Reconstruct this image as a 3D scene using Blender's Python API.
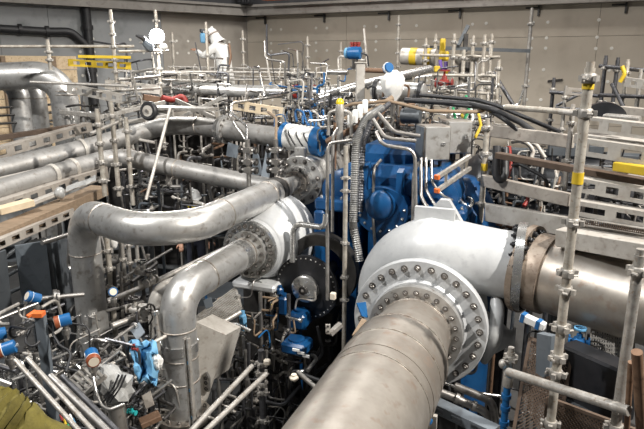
import bpy, math, random
from mathutils import Vector, Matrix, Quaternion

# ------------------------------------------------------------------ camera, world, lights, exposure
for o in list(bpy.data.objects): bpy.data.objects.remove(o)
SC = bpy.context.scene
COL = SC.collection
ZC, FPX, PITCH = 3.7, 582.0, math.radians(14.4)
cam = bpy.data.cameras.new('camera'); camo = bpy.data.objects.new('camera', cam); COL.objects.link(camo)
camo.location = (0, 0, ZC); camo.rotation_euler = (math.pi/2 - PITCH, 0, 0)
cam.sensor_fit = 'HORIZONTAL'; cam.sensor_width = 36; cam.lens = FPX*36/644; cam.clip_start = .05
SC.camera = camo
wd = bpy.data.worlds.new('hall_air'); SC.world = wd; wd.use_nodes = True
wd.node_tree.nodes['Background'].inputs[0].default_value = (.92, .96, 1, 1)
wd.node_tree.nodes['Background'].inputs[1].default_value = .045
SC.view_settings.view_transform = 'Standard'; SC.view_settings.look = 'None'
SC.view_settings.exposure = 0.2; SC.view_settings.gamma = 1; SC.view_settings.use_curve_mapping = False

def lamp(name, kind, loc, aim, power, size=1, col=(1, 1, 1), size_y=None, spot=None):
    l = bpy.data.lights.new(name, kind); l.energy = power; l.color = col
    if kind == 'AREA':
        l.size = size
        if size_y: l.shape = 'RECTANGLE'; l.size_y = size_y
    else:
        l.shadow_soft_size = size
        if kind == 'SPOT': l.spot_size = spot; l.spot_blend = .5
    o = bpy.data.objects.new(name, l); COL.objects.link(o); o.location = loc
    o.rotation_euler = (Vector(aim) - Vector(loc)).to_track_quat('-Z', 'Y').to_euler()
    return o
lamp('unseen_hall_light', 'SPOT', (5.1, .9, 7.6), (.9, 4.5, 2.0), 3700, .10, (1, .95, .88), spot=math.radians(78))
lamp('unseen_hall_light', 'SPOT', (-4.8, 1.6, 8.6), (-1.5, 5.6, 2.4), 2000, .12, (1, .985, .96), spot=math.radians(86))
lamp('unseen_hall_light', 'AREA', (1.0, 9.8, 8.6), (1.4, 11.5, 0), 290, 3.2, (1, .97, .93), 1.0)  # soft area fill added to brighten the back walls, no lamp seen
lamp('unseen_hall_light', 'AREA', (-.4, 3.0, 8.8), (-.4, 5.2, 0), 70, 3.0, (.95, .98, 1), .8)  # added overhead area fill, not a visible fitting
lamp('unseen_hall_light', 'AREA', (4.6, 6.0, 8.6), (3.4, 5.6, 0), 130, 2.6, (1, .95, .9), .8)  # added area fill over the right side, no visible source

# ------------------------------------------------------------------ pixel -> world
SN, CS = math.sin(PITCH), math.cos(PITCH)
def W(px, py, d):
    u, v = (px-322)/FPX, (214.5-py)/FPX
    return Vector((u*d, (CS+v*SN)*d, ZC+(-SN+v*CS)*d))
def zpix(Y, py):
    v = (214.5-py)/FPX
    return ZC + Y*(v*CS-SN)/(CS+v*SN)
YAW = math.radians(22)
AX = Vector((math.sin(YAW), math.cos(YAW), 0)); BX = Vector((math.cos(YAW), -math.sin(YAW), 0)); UP = Vector((0, 0, 1))
ORG = Vector((.71, 3.96, 1.84))
def MF(a, b, z): return ORG + AX*a + BX*b + UP*z

# ------------------------------------------------------------------ materials
MATS = {}
def mat(name, c1, c2=None, rough=.5, metal=0, scale=6, bump=0, detail=4, rvar=.12, lo=.35, hi=.65, emit=None, stretch=None, wear=None):
    m = bpy.data.materials.new(name); m.use_nodes = True
    nt = m.node_tree; b = nt.nodes['Principled BSDF']
    b.inputs['Metallic'].default_value = metal; b.inputs['Roughness'].default_value = rough
    if emit:
        b.inputs['Emission Color'].default_value = (*c1, 1); b.inputs['Emission Strength'].default_value = emit
    b.inputs['Base Color'].default_value = (*c1, 1)
    if c2:
        tc = nt.nodes.new('ShaderNodeTexCoord'); mp = nt.nodes.new('ShaderNodeMapping')
        if stretch: mp.inputs['Scale'].default_value = stretch
        nt.links.new(tc.outputs['Object'], mp.inputs[0])
        nz = nt.nodes.new('ShaderNodeTexNoise'); nz.inputs['Scale'].default_value = scale; nz.inputs['Detail'].default_value = detail
        nz.inputs['Roughness'].default_value = .62
        nt.links.new(mp.outputs[0], nz.inputs['Vector'])
        cr = nt.nodes.new('ShaderNodeValToRGB'); cr.color_ramp.elements[0].position = lo; cr.color_ramp.elements[1].position = hi
        cr.color_ramp.elements[0].color = (*c1, 1); cr.color_ramp.elements[1].color = (*c2, 1)
        nt.links.new(nz.outputs['Fac'], cr.inputs[0])
        out = cr.outputs[0]
        if wear:
            n2 = nt.nodes.new('ShaderNodeTexNoise'); n2.inputs['Scale'].default_value = scale*4.3; n2.inputs['Detail'].default_value = 6
            nt.links.new(mp.outputs[0], n2.inputs['Vector'])
            r2 = nt.nodes.new('ShaderNodeValToRGB'); r2.color_ramp.elements[0].position = .56; r2.color_ramp.elements[1].position = .72
            nt.links.new(n2.outputs['Fac'], r2.inputs[0])
            mx = nt.nodes.new('ShaderNodeMixRGB'); nt.links.new(r2.outputs[0], mx.inputs[0]); nt.links.new(out, mx.inputs[1])
            mx.inputs[2].default_value = (*wear, 1); out = mx.outputs[0]
        nt.links.new(out, b.inputs['Base Color'])
        mr = nt.nodes.new('ShaderNodeMapRange'); mr.inputs['To Min'].default_value = max(.05, rough-rvar); mr.inputs['To Max'].default_value = min(1, rough+rvar)
        nt.links.new(nz.outputs['Fac'], mr.inputs['Value']); nt.links.new(mr.outputs[0], b.inputs['Roughness'])
        if bump:
            bp = nt.nodes.new('ShaderNodeBump'); bp.inputs['Strength'].default_value = bump; bp.inputs['Distance'].default_value = .02
            nt.links.new(nz.outputs['Fac'], bp.inputs['Height']); nt.links.new(bp.outputs[0], b.inputs['Normal'])
    MATS[name] = m
mat('steel', (.66, .655, .64), (.45, .44, .42), .36, .68, 5, .05, wear=(.34, .31, .28))
mat('steel_oxide', (.50, .47, .43), (.33, .29, .25), .40, .8, 4, .06, wear=(.26, .21, .17))
mat('steel_warm', (.45, .415, .37), (.30, .265, .23), .42, .65, 3.5, .06, wear=(.34, .27, .22))
mat('weld', (.62, .58, .52), (.28, .23, .19), .45, .8, 30)
mat('silver_paint', (.60, .61, .61), (.47, .48, .49), .42, .1, 4, .04, wear=(.46, .47, .48))
mat('bright_steel', (.72, .72, .71), (.56, .55, .53), .28, .9, 20)
mat('bolt_steel', (.30, .28, .26), (.16, .15, .14), .4, .8, 40)
mat('blue_paint', (.004, .044, .135), (.006, .068, .19), .36, .0, 4, .04, wear=(.003, .035, .12))
mat('galvanised', (.50, .48, .45), (.32, .30, .27), .5, .55, 16, .08, wear=(.28, .22, .17))
mat('scaffold_white', (.52, .49, .43), (.33, .295, .25), .5, .35, 14, .08, wear=(.30, .24, .18))
mat('tube_steel', (.52, .50, .47), (.32, .30, .28), .36, .85, 18)
mat('dark_tube', (.16, .16, .17), (.08, .08, .085), .42, .7, 16)
mat('white_steel', (.57, .545, .50), (.41, .38, .34), .45, .2, 6, .03, wear=(.36, .31, .27))
mat('grey_board', (.46, .42, .37), (.31, .275, .24), .6, .15, 5, .1, wear=(.27, .23, .2))
mat('concrete_beige', (.50, .435, .35), (.57, .505, .415), .8, 0, .9, .15, wear=(.47, .41, .33))
mat('concrete_grey', (.24, .25, .255), (.33, .335, .335), .75, 0, .8, .15, wear=(.21, .22, .22))
mat('concrete_beam', (.27, .25, .225), (.36, .335, .305), .8, 0, 2, .15, wear=(.22, .2, .18))
mat('concrete_dark', (.05, .05, .055), (.075, .075, .08), .8, 0, 2)
mat('floor_concrete', (.085, .085, .085), (.05, .05, .05), .7, 0, 2, .1)
mat('hose_grey', (.20, .20, .20), (.30, .295, .28), .4, .5, 12)
mat('steel_dull', (.42, .41, .395), (.29, .28, .265), .5, .5, 5, .06, wear=(.24, .215, .19))
mat('concrete_taupe', (.35, .315, .27), (.42, .38, .33), .8, 0, .9, .15, wear=(.32, .29, .25))
mat('rust_steel', (.34, .285, .235), (.20, .155, .12), .5, .5, 9, .08, wear=(.14, .095, .065))
mat('plug_white', (.80, .77, .70))
mat('black_rubber', (.018, .018, .02), (.03, .03, .032), .5, 0, 20)
mat('black_paint', (.012, .013, .015), (.022, .022, .025), .35, 0, 8)
mat('dark_grey', (.075, .085, .095), (.11, .12, .13), .45, .2, 5, wear=(.05, .055, .06))
mat('slate_panel', (.14, .165, .19), (.19, .215, .24), .5, .3, 3, wear=(.11, .125, .14))
mat('dark_iron', (.045, .043, .042), (.085, .08, .075), .45, .6, 9)
mat('rust_brown', (.16, .09, .055), (.24, .15, .095), .6, .3, 8, .1, wear=(.1, .06, .04))
mat('brown_beam', (.085, .058, .042), (.135, .095, .07), .55, .2, 7)
mat('wood', (.20, .145, .095), (.28, .205, .14), .75, 0, 5, .2, stretch=(1, 6, 6), wear=(.24, .15, .085))
mat('osb', (.60, .45, .28), (.74, .59, .40), .8, 0, 9, .2, wear=(.40, .27, .14))
mat('pale_wood', (.62, .50, .34), (.72, .60, .43), .75, 0, 8, .1)
mat('yellow', (.66, .46, .03), (.54, .37, .02), .5, 0, 9)
mat('red', (.28, .03, .022), (.20, .02, .016), .45, 0, 9)
mat('orange', (.75, .17, .035), (.62, .13, .03), .5, 0, 9)
mat('brown_cap', (.30, .085, .035), (.24, .06, .025), .45, .1, 12)
mat('cream', (.74, .66, .54))
mat('blue_plastic', (.010, .095, .27), (.015, .13, .33), .4, 0, 12)
mat('light_blue', (.12, .33, .55), (.18, .40, .60), .7, 0, 9, .1)
mat('green', (.03, .30, .12)); mat('purple', (.12, .06, .30)); mat('teal', (.02, .35, .36))
mat('white_cloth', (.80, .79, .76), (.70, .69, .66), .85, 0, 9, .3)
mat('plastic_wrap', (.42, .42, .41), (.30, .30, .29), .3, 0, 9, .3)
mat('navy_cloth', (.018, .02, .035), (.03, .034, .05), .85, 0, 12, .2)
mat('olive_cloth', (.15, .125, .02), (.085, .07, .012), .85, 0, 9, .8)
mat('grey_cloth', (.22, .22, .22), (.30, .30, .29), .85, 0, 9, .2)
mat('skin', (.50, .28, .19), None, .55); mat('hair', (.06, .035, .02), None, .7)
mat('helmet_white', (.80, .80, .78), None, .3); mat('helmet_blue', (.03, .19, .45), None, .3); mat('helmet_yellow', (.80, .60, .03), None, .3)
mat('lamp_glow', (1, .98, .95), emit=60)
mat('glass_screen', (.10, .12, .13), None, .12)

# ------------------------------------------------------------------ mesh collector
class M:
    def __init__(s): s.V = []; s.F = []
    def add(s, V, F):
        n = len(s.V); s.V += [Vector(v) for v in V]; s.F += [tuple(i+n for i in f) for f in F]; return s
    def tube(s, pts, r, n=10, caps=True):
        pts = [Vector(p) for p in pts]; k = len(pts)
        rs = r if isinstance(r, (list, tuple)) else [r]*k
        tg = [((pts[min(i+1, k-1)]-pts[max(i-1, 0)])).normalized() for i in range(k)]
        ref = Vector((0, 0, 1)) if abs(tg[0].z) < .9 else Vector((1, 0, 0))
        u = tg[0].cross(ref).normalized(); V = []; F = []
        for i in range(k):
            if i: u = (tg[i-1].rotation_difference(tg[i]) @ u)
            u = (u - tg[i]*u.dot(tg[i])).normalized(); w = tg[i].cross(u)
            V += [pts[i] + (u*math.cos(2*math.pi*j/n) + w*math.sin(2*math.pi*j/n))*rs[i] for j in range(n)]
        for i in range(k-1):
            for j in range(n):
                a, b = i*n+j, i*n+(j+1) % n; F.append((a, b, b+n, a+n))
        if caps: F.append(tuple(reversed(range(n)))); F.append(tuple(range((k-1)*n, k*n)))
        return s.add(V, F)
    def lathe(s, prof, o, ax, n=24, caps=True):          # prof: (radius, distance along ax)
        o = Vector(o); ax = Vector(ax).normalized()
        ref = Vector((0, 0, 1)) if abs(ax.z) < .9 else Vector((1, 0, 0))
        u = ax.cross(ref).normalized(); w = ax.cross(u); V = []; F = []; k = len(prof)
        for r, h in prof:
            V += [o + ax*h + (u*math.cos(2*math.pi*j/n) + w*math.sin(2*math.pi*j/n))*max(r, 1e-4) for j in range(n)]
        for i in range(k-1):
            for j in range(n):
                a, b = i*n+j, i*n+(j+1) % n; F.append((a, b, b+n, a+n))
        if caps: F.append(tuple(reversed(range(n)))); F.append(tuple(range((k-1)*n, k*n)))
        return s.add(V, F)
    def ring(s, o, ax, ri, ro, h0, h1, n=32):
        return s.lathe([(ri, h0), (ro, h0), (ro, h1), (ri, h1), (ri, h0)], o, ax, n, False)
    def box(s, c, size, ex=(1, 0, 0), ey=(0, 1, 0), ez=(0, 0, 1), bev=0):
        c = Vector(c); ex, ey, ez = [Vector(e).normalized() for e in (ex, ey, ez)]; x, y, z = [q/2 for q in size]
        if bev:
            b = min(bev, x*.8, y*.8, z*.8)
            V = []
            for sx in (-1, 1):
                for sy in (-1, 1):
                    for sz in (-1, 1):
                        V += [c+ex*sx*(x-b)+ey*sy*(y-b)+ez*sz*z, c+ex*sx*(x-b)+ey*sy*y+ez*sz*(z-b), c+ex*sx*x+ey*sy*(y-b)+ez*sz*(z-b)]
            def I(sx, sy, sz, k): return ((sx > 0)*4+(sy > 0)*2+(sz > 0))*3+k
            F = []
            for q in (-1, 1):
                F += [(I(-1,-1,q,0), I(1,-1,q,0), I(1,1,q,0), I(-1,1,q,0))[::q], (I(-1,q,-1,1), I(-1,q,1,1), I(1,q,1,1), I(1,q,-1,1))[::q], (I(q,-1,-1,2), I(q,1,-1,2), I(q,1,1,2), I(q,-1,1,2))[::q]]
            for p in (-1, 1):
                for q in (-1, 1):
                    F += [(I(-1,p,q,0), I(1,p,q,0), I(1,p,q,1), I(-1,p,q,1)), (I(p,-1,q,0), I(p,1,q,0), I(p,1,q,2), I(p,-1,q,2)), (I(p,q,-1,1), I(p,q,1,1), I(p,q,1,2), I(p,q,-1,2))]
                    for r in (-1, 1): F.append((I(p,q,r,0), I(p,q,r,1), I(p,q,r,2)))
            return s.add(V, F)
        V = [c+ex*a*x+ey*b*y+ez*d*z for a in (-1, 1) for b in (-1, 1) for d in (-1, 1)]
        return s.add(V, [(0,1,3,2), (4,6,7,5), (0,4,5,1), (2,3,7,6), (0,2,6,4), (1,5,7,3)])
    def beam(s, p0, p1, w, h, up=(0, 0, 1), bev=0):      # w across, h along up
        p0, p1 = Vector(p0), Vector(p1); ex = (p1-p0); L = ex.length; ex.normalize()
        ey = Vector(up).cross(ex).normalized(); ez = ex.cross(ey)
        return s.box((p0+p1)/2, (L, w, h), ex, ey, ez, bev)
    def prism(s, poly, o, ex, ey, depth):
        o, ex, ey = Vector(o), Vector(ex), Vector(ey); ez = ex.cross(ey).normalized(); n = len(poly)
        V = [o+ex*x+ey*y-ez*depth/2 for x, y in poly]+[o+ex*x+ey*y+ez*depth/2 for x, y in poly]
        return s.add(V, [tuple(reversed(range(n))), tuple(range(n, 2*n))]+[(i, (i+1) % n, (i+1) % n+n, i+n) for i in range(n)])
    def ball(s, c, r, n=12, m=8, ex=(1, 0, 0), ey=(0, 1, 0), ez=(0, 0, 1), z0=-1.0):
        rx, ry, rz = r if isinstance(r, (tuple, list)) else (r, r, r); c = Vector(c); ex, ey, ez = Vector(ex), Vector(ey), Vector(ez)
        V = []; F = []
        for i in range(m+1):
            t = math.asin(z0)+(math.pi/2-math.asin(z0))*i/m; q = max(math.cos(t), .002)
            V += [c+ex*rx*q*math.cos(2*math.pi*j/n)+ey*ry*q*math.sin(2*math.pi*j/n)+ez*rz*math.sin(t) for j in range(n)]
        for i in range(m):
            for j in range(n): a, b = i*n+j, i*n+(j+1) % n; F.append((a, b, b+n, a+n))
        F += [tuple(reversed(range(n))), tuple(range(m*n, m*n+n))]
        return s.add(V, F)

WORLD = {}
def tag(o, label=None, cat=None, group=None, kind=None):
    if label: o['label'] = label
    if cat: o['category'] = cat
    if group: o['group'] = group
    if kind: o['kind'] = kind
    return o
def thing(name, loc, label, cat, group=None, kind=None):
    o = bpy.data.objects.new(name, None); COL.objects.link(o); o.location = Vector(loc); o.empty_display_size = .05
    WORLD[o] = Vector(loc); return tag(o, label, cat, group, kind)
def mesh_of(m, mt, origin=(0, 0, 0), smooth=True, name='mesh'):
    me = bpy.data.meshes.new(name); origin = Vector(origin)
    me.from_pydata([v-origin for v in m.V], [], m.F); me.materials.append(MATS[mt])
    if smooth: me.shade_smooth(); me.set_sharp_from_angle(angle=math.radians(38))
    me.update(); return me
def part(name, m, mt, parent, label=None, kind=None, smooth=True):
    o = bpy.data.objects.new(name, mesh_of(m, mt, WORLD[parent], smooth, name)); COL.objects.link(o); o.parent = parent
    WORLD[o] = WORLD[parent]; return tag(o, label, kind=kind)
def solo(name, m, mt, label, cat, group=None, kind=None, smooth=True):
    xs = [v.x for v in m.V]; ys = [v.y for v in m.V]; zs = [v.z for v in m.V]
    og = Vector(((min(xs)+max(xs))/2, (min(ys)+max(ys))/2, min(zs)))
    o = bpy.data.objects.new(name, mesh_of(m, mt, og, smooth, name)); COL.objects.link(o); o.location = og
    WORLD[o] = og; return tag(o, label, cat, group, kind)
def inst(name, me, parent, pos, quat=None, scale=1):     # a shared-mesh part at a world position
    o = bpy.data.objects.new(name, me); COL.objects.link(o); o.parent = parent
    o.location = Vector(pos)-WORLD[parent]; o.rotation_mode = 'QUATERNION'
    if quat: o.rotation_quaternion = quat
    o.scale = (scale,)*3 if not isinstance(scale, tuple) else scale
    WORLD[o] = Vector(pos); return o
def fillet(pts, r, n=6):
    pts = [Vector(p) for p in pts]; out = [pts[0]]
    for i in range(1, len(pts)-1):
        a, b, c = pts[i-1], pts[i], pts[i+1]; d1, d2 = (a-b), (c-b); l1, l2 = d1.length, d2.length; d1.normalize(); d2.normalize()
        ang = d1.angle(d2)
        if ang > math.pi-.03: out.append(b); continue
        t = min(r/math.tan(ang/2), l1*.48, l2*.48); rr = t*math.tan(ang/2)
        cen = b+(d1+d2).normalized()*rr/math.sin(ang/2); v0 = (b+d1*t)-cen; v1 = (b+d2*t)-cen
        th = v0.angle(v1); axis = v0.cross(v1).normalized()
        out += [cen+Quaternion(axis, th*k/n) @ v0 for k in range(n+1)]
    return out+[pts[-1]]
def zq(ax): return Vector((0, 0, 1)).rotation_difference(Vector(ax).normalized())

# shared small meshes
def _bolt():
    m = M(); m.lathe([(1.25, 0), (1.25, .25)], (0, 0, 0), UP, 12)
    m.lathe([(1, .25), (1, 1.1), (.85, 1.25)], (0, 0, 0), UP, 6); m.lathe([(.5, 1.25), (.5, 1.75), (.4, 1.85)], (0, 0, 0), UP, 8); return m
BOLT = mesh_of(_bolt(), 'bolt_steel', smooth=False, name='bolt')
BOLTB = mesh_of(_bolt(), 'bright_steel', smooth=False, name='bolt_bright')
BOLTD = mesh_of(_bolt(), 'black_paint', smooth=False, name='bolt_dark')
def _coupler():
    m = M(); m.lathe([(1.3, -.9), (1.42, -.75), (1.42, .75), (1.3, .9)], (0, 0, 0), UP, 10)
    for k in range(4):
        d = Vector((math.cos(k*math.pi/2), math.sin(k*math.pi/2), 0)); m.box(d*1.8, (.8, .9, 1.1), d, UP.cross(d), UP)
    m.tube([(1.9, .4, 0), (1.9, 1.5, 0)], .28, 6); m.tube([(-1.9, -.4, 0), (-1.9, -1.5, 0)], .28, 6); return m
COUPLER = mesh_of(_coupler(), 'galvanised', name='coupler')
COUPLERG = mesh_of(_coupler(), 'galvanised', name='coupler_galv')
def bolts(parent, c, ax, R, n, size, me=None, phase=0):
    ax = Vector(ax).normalized(); ref = UP if abs(ax.z) < .9 else Vector((1, 0, 0)); u = ax.cross(ref).normalized(); w = ax.cross(u)
    for k in range(n):
        t = 2*math.pi*k/n+phase
        inst('bolt', me or BOLT, parent, Vector(c)+(u*math.cos(t)+w*math.sin(t))*R, zq(ax) @ Quaternion((0, 0, 1), t), size)
def flange(root, c, ax, ri, ro, thick, nb, bs, mt='steel', face=1, me=None, name='flange'):
    m = M(); m.ring(c, ax, ri, ro, -thick/2, thick/2, 40); f = part(name, m, mt, root)
    ax = Vector(ax).normalized()
    if face & 1: bolts(f, Vector(c)+ax*thick/2, ax, (ri+ro)/2*.98+.02*ro, nb, bs, me)
    if face & 2: bolts(f, Vector(c)-ax*thick/2, -ax, (ri+ro)/2*.98+.02*ro, nb, bs, me)
    return f
def weld(root, c, ax, r, w=.008):
    m = M(); m.lathe([(r-.002, -w), (r+w*.7, -w*.5), (r+w*.7, w*.5), (r-.002, w)], c, ax, 32, False); return part('weld_bead', m, 'weld', root)

# ------------------------------------------------------------------ the hall
def struct(name, m, mt, parent=None, smooth=False):
    o = solo(name, m, mt, None, None, smooth=smooth) if parent is None else part(name, m, mt, parent, smooth=smooth)
    if parent is None: o['kind'] = 'structure'
    return o
m = M(); m.box((0, 6, -.1), (22, 20, .2)); struct('floor', m, 'floor_concrete')
KC = Vector((-1.72, 14, 0)); RD = Vector((.9135, -.4067, 0)); LD = Vector((-.8, -.6, 0))
RN = Vector((-.4067, -.9135, 0)); LN = Vector((.6, -.8, 0))           # inward normals
ZL, ZT = 4.77, 5.0
def wall(name, d, n, L, mt, joints, rows):
    m = M(); m.box(KC+d*L/2-n*.2+UP*2.4, (L, .3, 4.8), d, n, UP); w = struct(name, m, 'concrete_dark')
    xs = [0]+joints+[L]
    for i in range(len(xs)-1):
        for j in range(len(rows)-1):
            g = .006
            m = M(); m.box(KC+d*(xs[i]+xs[i+1])/2+UP*(rows[j]+rows[j+1])/2-n*.03, (xs[i+1]-xs[i]-g, .06, rows[j+1]-rows[j]-g), d, n, UP)
            part('panel', m, 'concrete_taupe' if mt == 'concrete_grey' and i == 0 else mt, w, smooth=False)
    return w
wr = wall('wall_right', RD, RN, 10.5, 'concrete_beige', [2.45, 4.9, 7.35], [0, 2.6, 4.21, 4.8])
wl = wall('wall_left', LD, LN, 7.5, 'concrete_grey', [2.05, 4.25, 5.1], [0, 2.9, 4.8])
m = M(); rnd = random.Random(4)
for i in range(9):
    for k, z in enumerate((4.48, 4.18, 4.0, 3.62, 3.4, 3.05, 2.9)):
        for q in (-.13, .13):
            if rnd.random() < .9:
                m.lathe([(.032, 0), (.027, .006)], KC+RD*(.75+i*1.12+q)+UP*(z+rnd.uniform(-.01, .01)), RN, 8)
part('tie_plugs', m, 'plug_white', wr, 'small white plugs in the formwork tie holes', 'stuff')
m = M()
for i in range(4):
    for z in (4.2, 3.95, 3.5):
        for q in (-.13, .13): m.lathe([(.03, 0), (.025, .006)], KC+LD*(.6+i*1.0+q)+UP*z, LN, 8)
part('tie_plugs', m, 'plug_white', wl, 'small white plugs in the formwork tie holes', 'stuff')
for i in range(7):                       # dark bracket pegs under the ledge
    m = M(); p = KC+RD*(.5+i*1.45)+UP*4.70; m.box(p+RN*.03, (.035, .06, .22), RD, RN, UP); m.box(p+RN*.05-RD*.12+UP*.03, (.22, .025, .03), RD, RN, UP)
    part('bracket', m, 'dark_iron', wr, 'small dark steel bracket')
    if i % 2 == 0:
        m = M(); p = KC+RD*(.9+i*1.45)+UP*3.42; m.box(p+RN*.02, (.26, .03, .035), RD+UP*.12, RN, UP); part('bracket', m, 'dark_iron', wr)
for d, n, L, nm in ((RD, RN, 10.5, 'trim_1'), (LD, LN, 7.5, 'trim_2')):
    m = M(); m.box(KC+d*(L/2-.15)+n*.02+UP*(ZL+ZT)/2, (L+.2, .46, ZT-ZL), d, n, UP); m.box(KC+d*(L/2-.15)+n*.06+UP*(ZT-.03), (L+.2, .46, .05), d, n, UP)
    struct(nm, m, 'concrete_beam')
    m = M(); m.box(KC+d*L/2-n*.25+UP*6.9, (L+.4, .3, 3.8), d, n, UP); struct('wall_upper_right' if nm == 'trim_1' else 'wall_upper_left', m, 'concrete_dark')
m = M(); m.box((0, 7, 9.1), (24, 22, .2)); struct('ceiling', m, 'concrete_dark')

def px_r(wpx, d): return wpx*d/FPX/2
# crane girder and corner downpipe above the ledge
m = M(); p0, p1 = KC+RD*.9+RN*.75+UP*5.04, KC+RD*9+RN*.75+UP*5.04; m.beam(p0, p1, .22, .05); m.beam(p0+UP*.3, p1+UP*.3, .22, .05); m.beam(p0+UP*.15, p1+UP*.15, .04, .3)
solo('crane_girder', m, 'orange', 'orange crane girder above the concrete ledge on the right wall', 'girder', smooth=False)
m = M(); q = KC+RD*.12+RN*.35; m.tube([q+UP*5.0, q+UP*8.9], .05, 12); m.tube([q+UP*5.0+RD*.14, q+UP*8.9+RD*.14], .05, 12); m.box(q+RD*.07+UP*5.02, (.32, .16, .04), RD, RN, UP)
solo('downpipe', m, 'black_rubber', 'black downpipe pair in the wall corner above the ledge', 'pipe')
# black drain pipe on the left wall
def onleft(px, py, off=.1):            # pixel ray meets the left wall, pushed off the face
    o = Vector((0, 0, ZC)); d = W(px, py, 1)-o; k = KC+LN*off
    t = (k-o).dot(LN)/d.dot(LN); return o+d*t
t = thing('drain_pipe', onleft(90, 112), 'black drain pipe running along the grey left wall and down it', 'pipe')
a = onleft(86, 11); m = M(); m.tube([Vector((a.x, a.y, ZL)), Vector((a.x, a.y, .0))], .085, 14); part('downpipe', m, 'black_rubber', t)
e = onleft(84, 44, .1); m = M(); m.tube(fillet([onleft(-12, 28), onleft(47, 31.5), onleft(71, 31.5), onleft(86, 45)], .25), .075, 14); part('branch_pipe', m, 'black_rubber', t)
for px in (20, 47):
    p = onleft(px, 28+px*.07); m = M(); m.ring(p, LD, .07, .098, -.03, .03, 16); part('pipe_clamp', m, 'black_rubber', t)
for z in (4.4, 3.6): m = M(); m.ring((a.x, a.y, z), UP, .08, .105, -.04, .04, 16); part('pipe_clamp', m, 'black_rubber', t)

# wooden hoarding by the left pipes: boards one by one
t = thing('wooden_hoarding', onleft(35, 200, .45), 'hoarding of pale wooden boards behind the bent pipes at left', 'hoarding')
a0, a1 = onleft(-25, 57, .45), onleft(76, 57, .45)
for i in range(9):
    z = 3.86-i*.25
    m = M(); m.box(Vector(((a0.x+a1.x)/2, (a0.y+a1.y)/2, z-.12))+LN*rnd.uniform(-.008, .008), ((a1-a0).length*rnd.uniform(.98, 1), .03, .24), LD, LN, UP)
    part('board', m, 'osb', t, smooth=False)
for k in (.25, .75):
    p = a0.lerp(a1, k)+LN*.05; m = M(); m.box((p.x, p.y, 2.8), (.07, .07, 2.1), LD, LN, UP); part('batten', m, 'wood', t, smooth=False)

# ------------------------------------------------------------------ big compressor stage at the right
def scroll(root, c, ax, bx, a_mid, rc0, rc1, r0, r1, ang0, sweep, out, name='volute', mt='silver_paint', ns=40, n=22):
    """snail tube around axis; out = list of (b, z, radius) stations of the straight outlet"""
    c, ax, bx = Vector(c), Vector(ax), Vector(bx); V = []; F = []
    cen = []; rad = []; dirs = []
    for i in range(ns+1):
        s = i/ns; t = math.radians(ang0-sweep*s); rc = rc0+(rc1-rc0)*s**2; r = r0*(1-s)**1.5+r1*s**1.8
        rd = bx*math.cos(t)+UP*math.sin(t); cen.append(c+ax*a_mid+rd*rc); rad.append(r); dirs.append(rd)
    for b, z, r in out: cen.append(c+ax*a_mid+bx*b+UP*z); rad.append(r); dirs.append(UP)
    for p, r, rd in zip(cen, rad, dirs):
        V += [p+(rd*math.cos(2*math.pi*j/n)+ax*math.sin(2*math.pi*j/n))*r for j in range(n)]
    k = len(cen)
    for i in range(k-1):
        for j in range(n): a, b = i*n+j, i*n+(j+1) % n; F.append((a, a+n, b+n, b))
    F += [tuple(range(n)), tuple(reversed(range((k-1)*n, k*n)))]
    m = M(); m.add(V, F); return part(name, m, mt, root)
g = thing('compressor_stage', Vector((MF(.3, 0, 0).x, MF(.3, 0, 0).y, 0)), 'large silver painted snail shaped compressor casing with bolted front plate', 'compressor')
scroll(g, ORG, AX, BX, .33, .345, .47, .135, .28, 2, 272, [(.18, .462, .272), (.34, .45, .262), (.5, .442, .252), (.63, .44, .25)])
m = M(); m.lathe([(.28, -.02), (.34, -.02), (.355, 0), (.493, 0), (.50, .008), (.50, .055), (.49, .065), (.42, .075), (.43, .2), (.40, .33), (.44, .5), (.40, .72)], ORG, AX, 56); fp = part('front_plate', m, 'silver_paint', g)
bolts(fp, ORG, -AX, .442, 28, .021, BOLT, .05)
m = M(); m.lathe([(.30, -.07), (.30, 0)], ORG, AX, 40); part('neck', m, 'steel', g)
m = M(); m.box(MF(.33, .02, .74), (.30, .05, .16), BX, AX, UP); part('lifting_lug', m, 'silver_paint', g, smooth=False)
m = M(); m.prism([(-.16, 0), (.16, 0), (.05, .17), (-.02, .17)], MF(.42, .06, .70), BX, UP, .07); part('rib', m, 'silver_paint', g, smooth=False)
m = M(); m.tube(fillet([MF(.25, .50, .27), MF(.14, .545, .12), MF(.12, .53, -.06), MF(.2, .47, -.3)], .2, 6), [.02]+[.05]*7+[.06]*7+[.03], 14); part('tongue', m, 'silver_paint', g)
m = M(); m.lathe([(.24, 0), (.22, .1), (.13, .26), (.07, .34), (.07, .37), (.09, .37), (.09, .39)], MF(.30, .28, -.13), BX, 20); part('drain_boss', m, 'silver_paint', g)
m = M(); m.prism([(-.36, -1.84), (.36, -1.84), (.24, -.42), (-.24, -.42)], MF(.4, 0, 0), BX, UP, .3); part('pedestal', m, 'dark_iron', g, smooth=False)
fo = flange(g, MF(.33, .655, .44), BX, .24, .325, .06, 22, .021, 'bright_steel', 2, BOLTD, 'outlet_flange')

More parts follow.
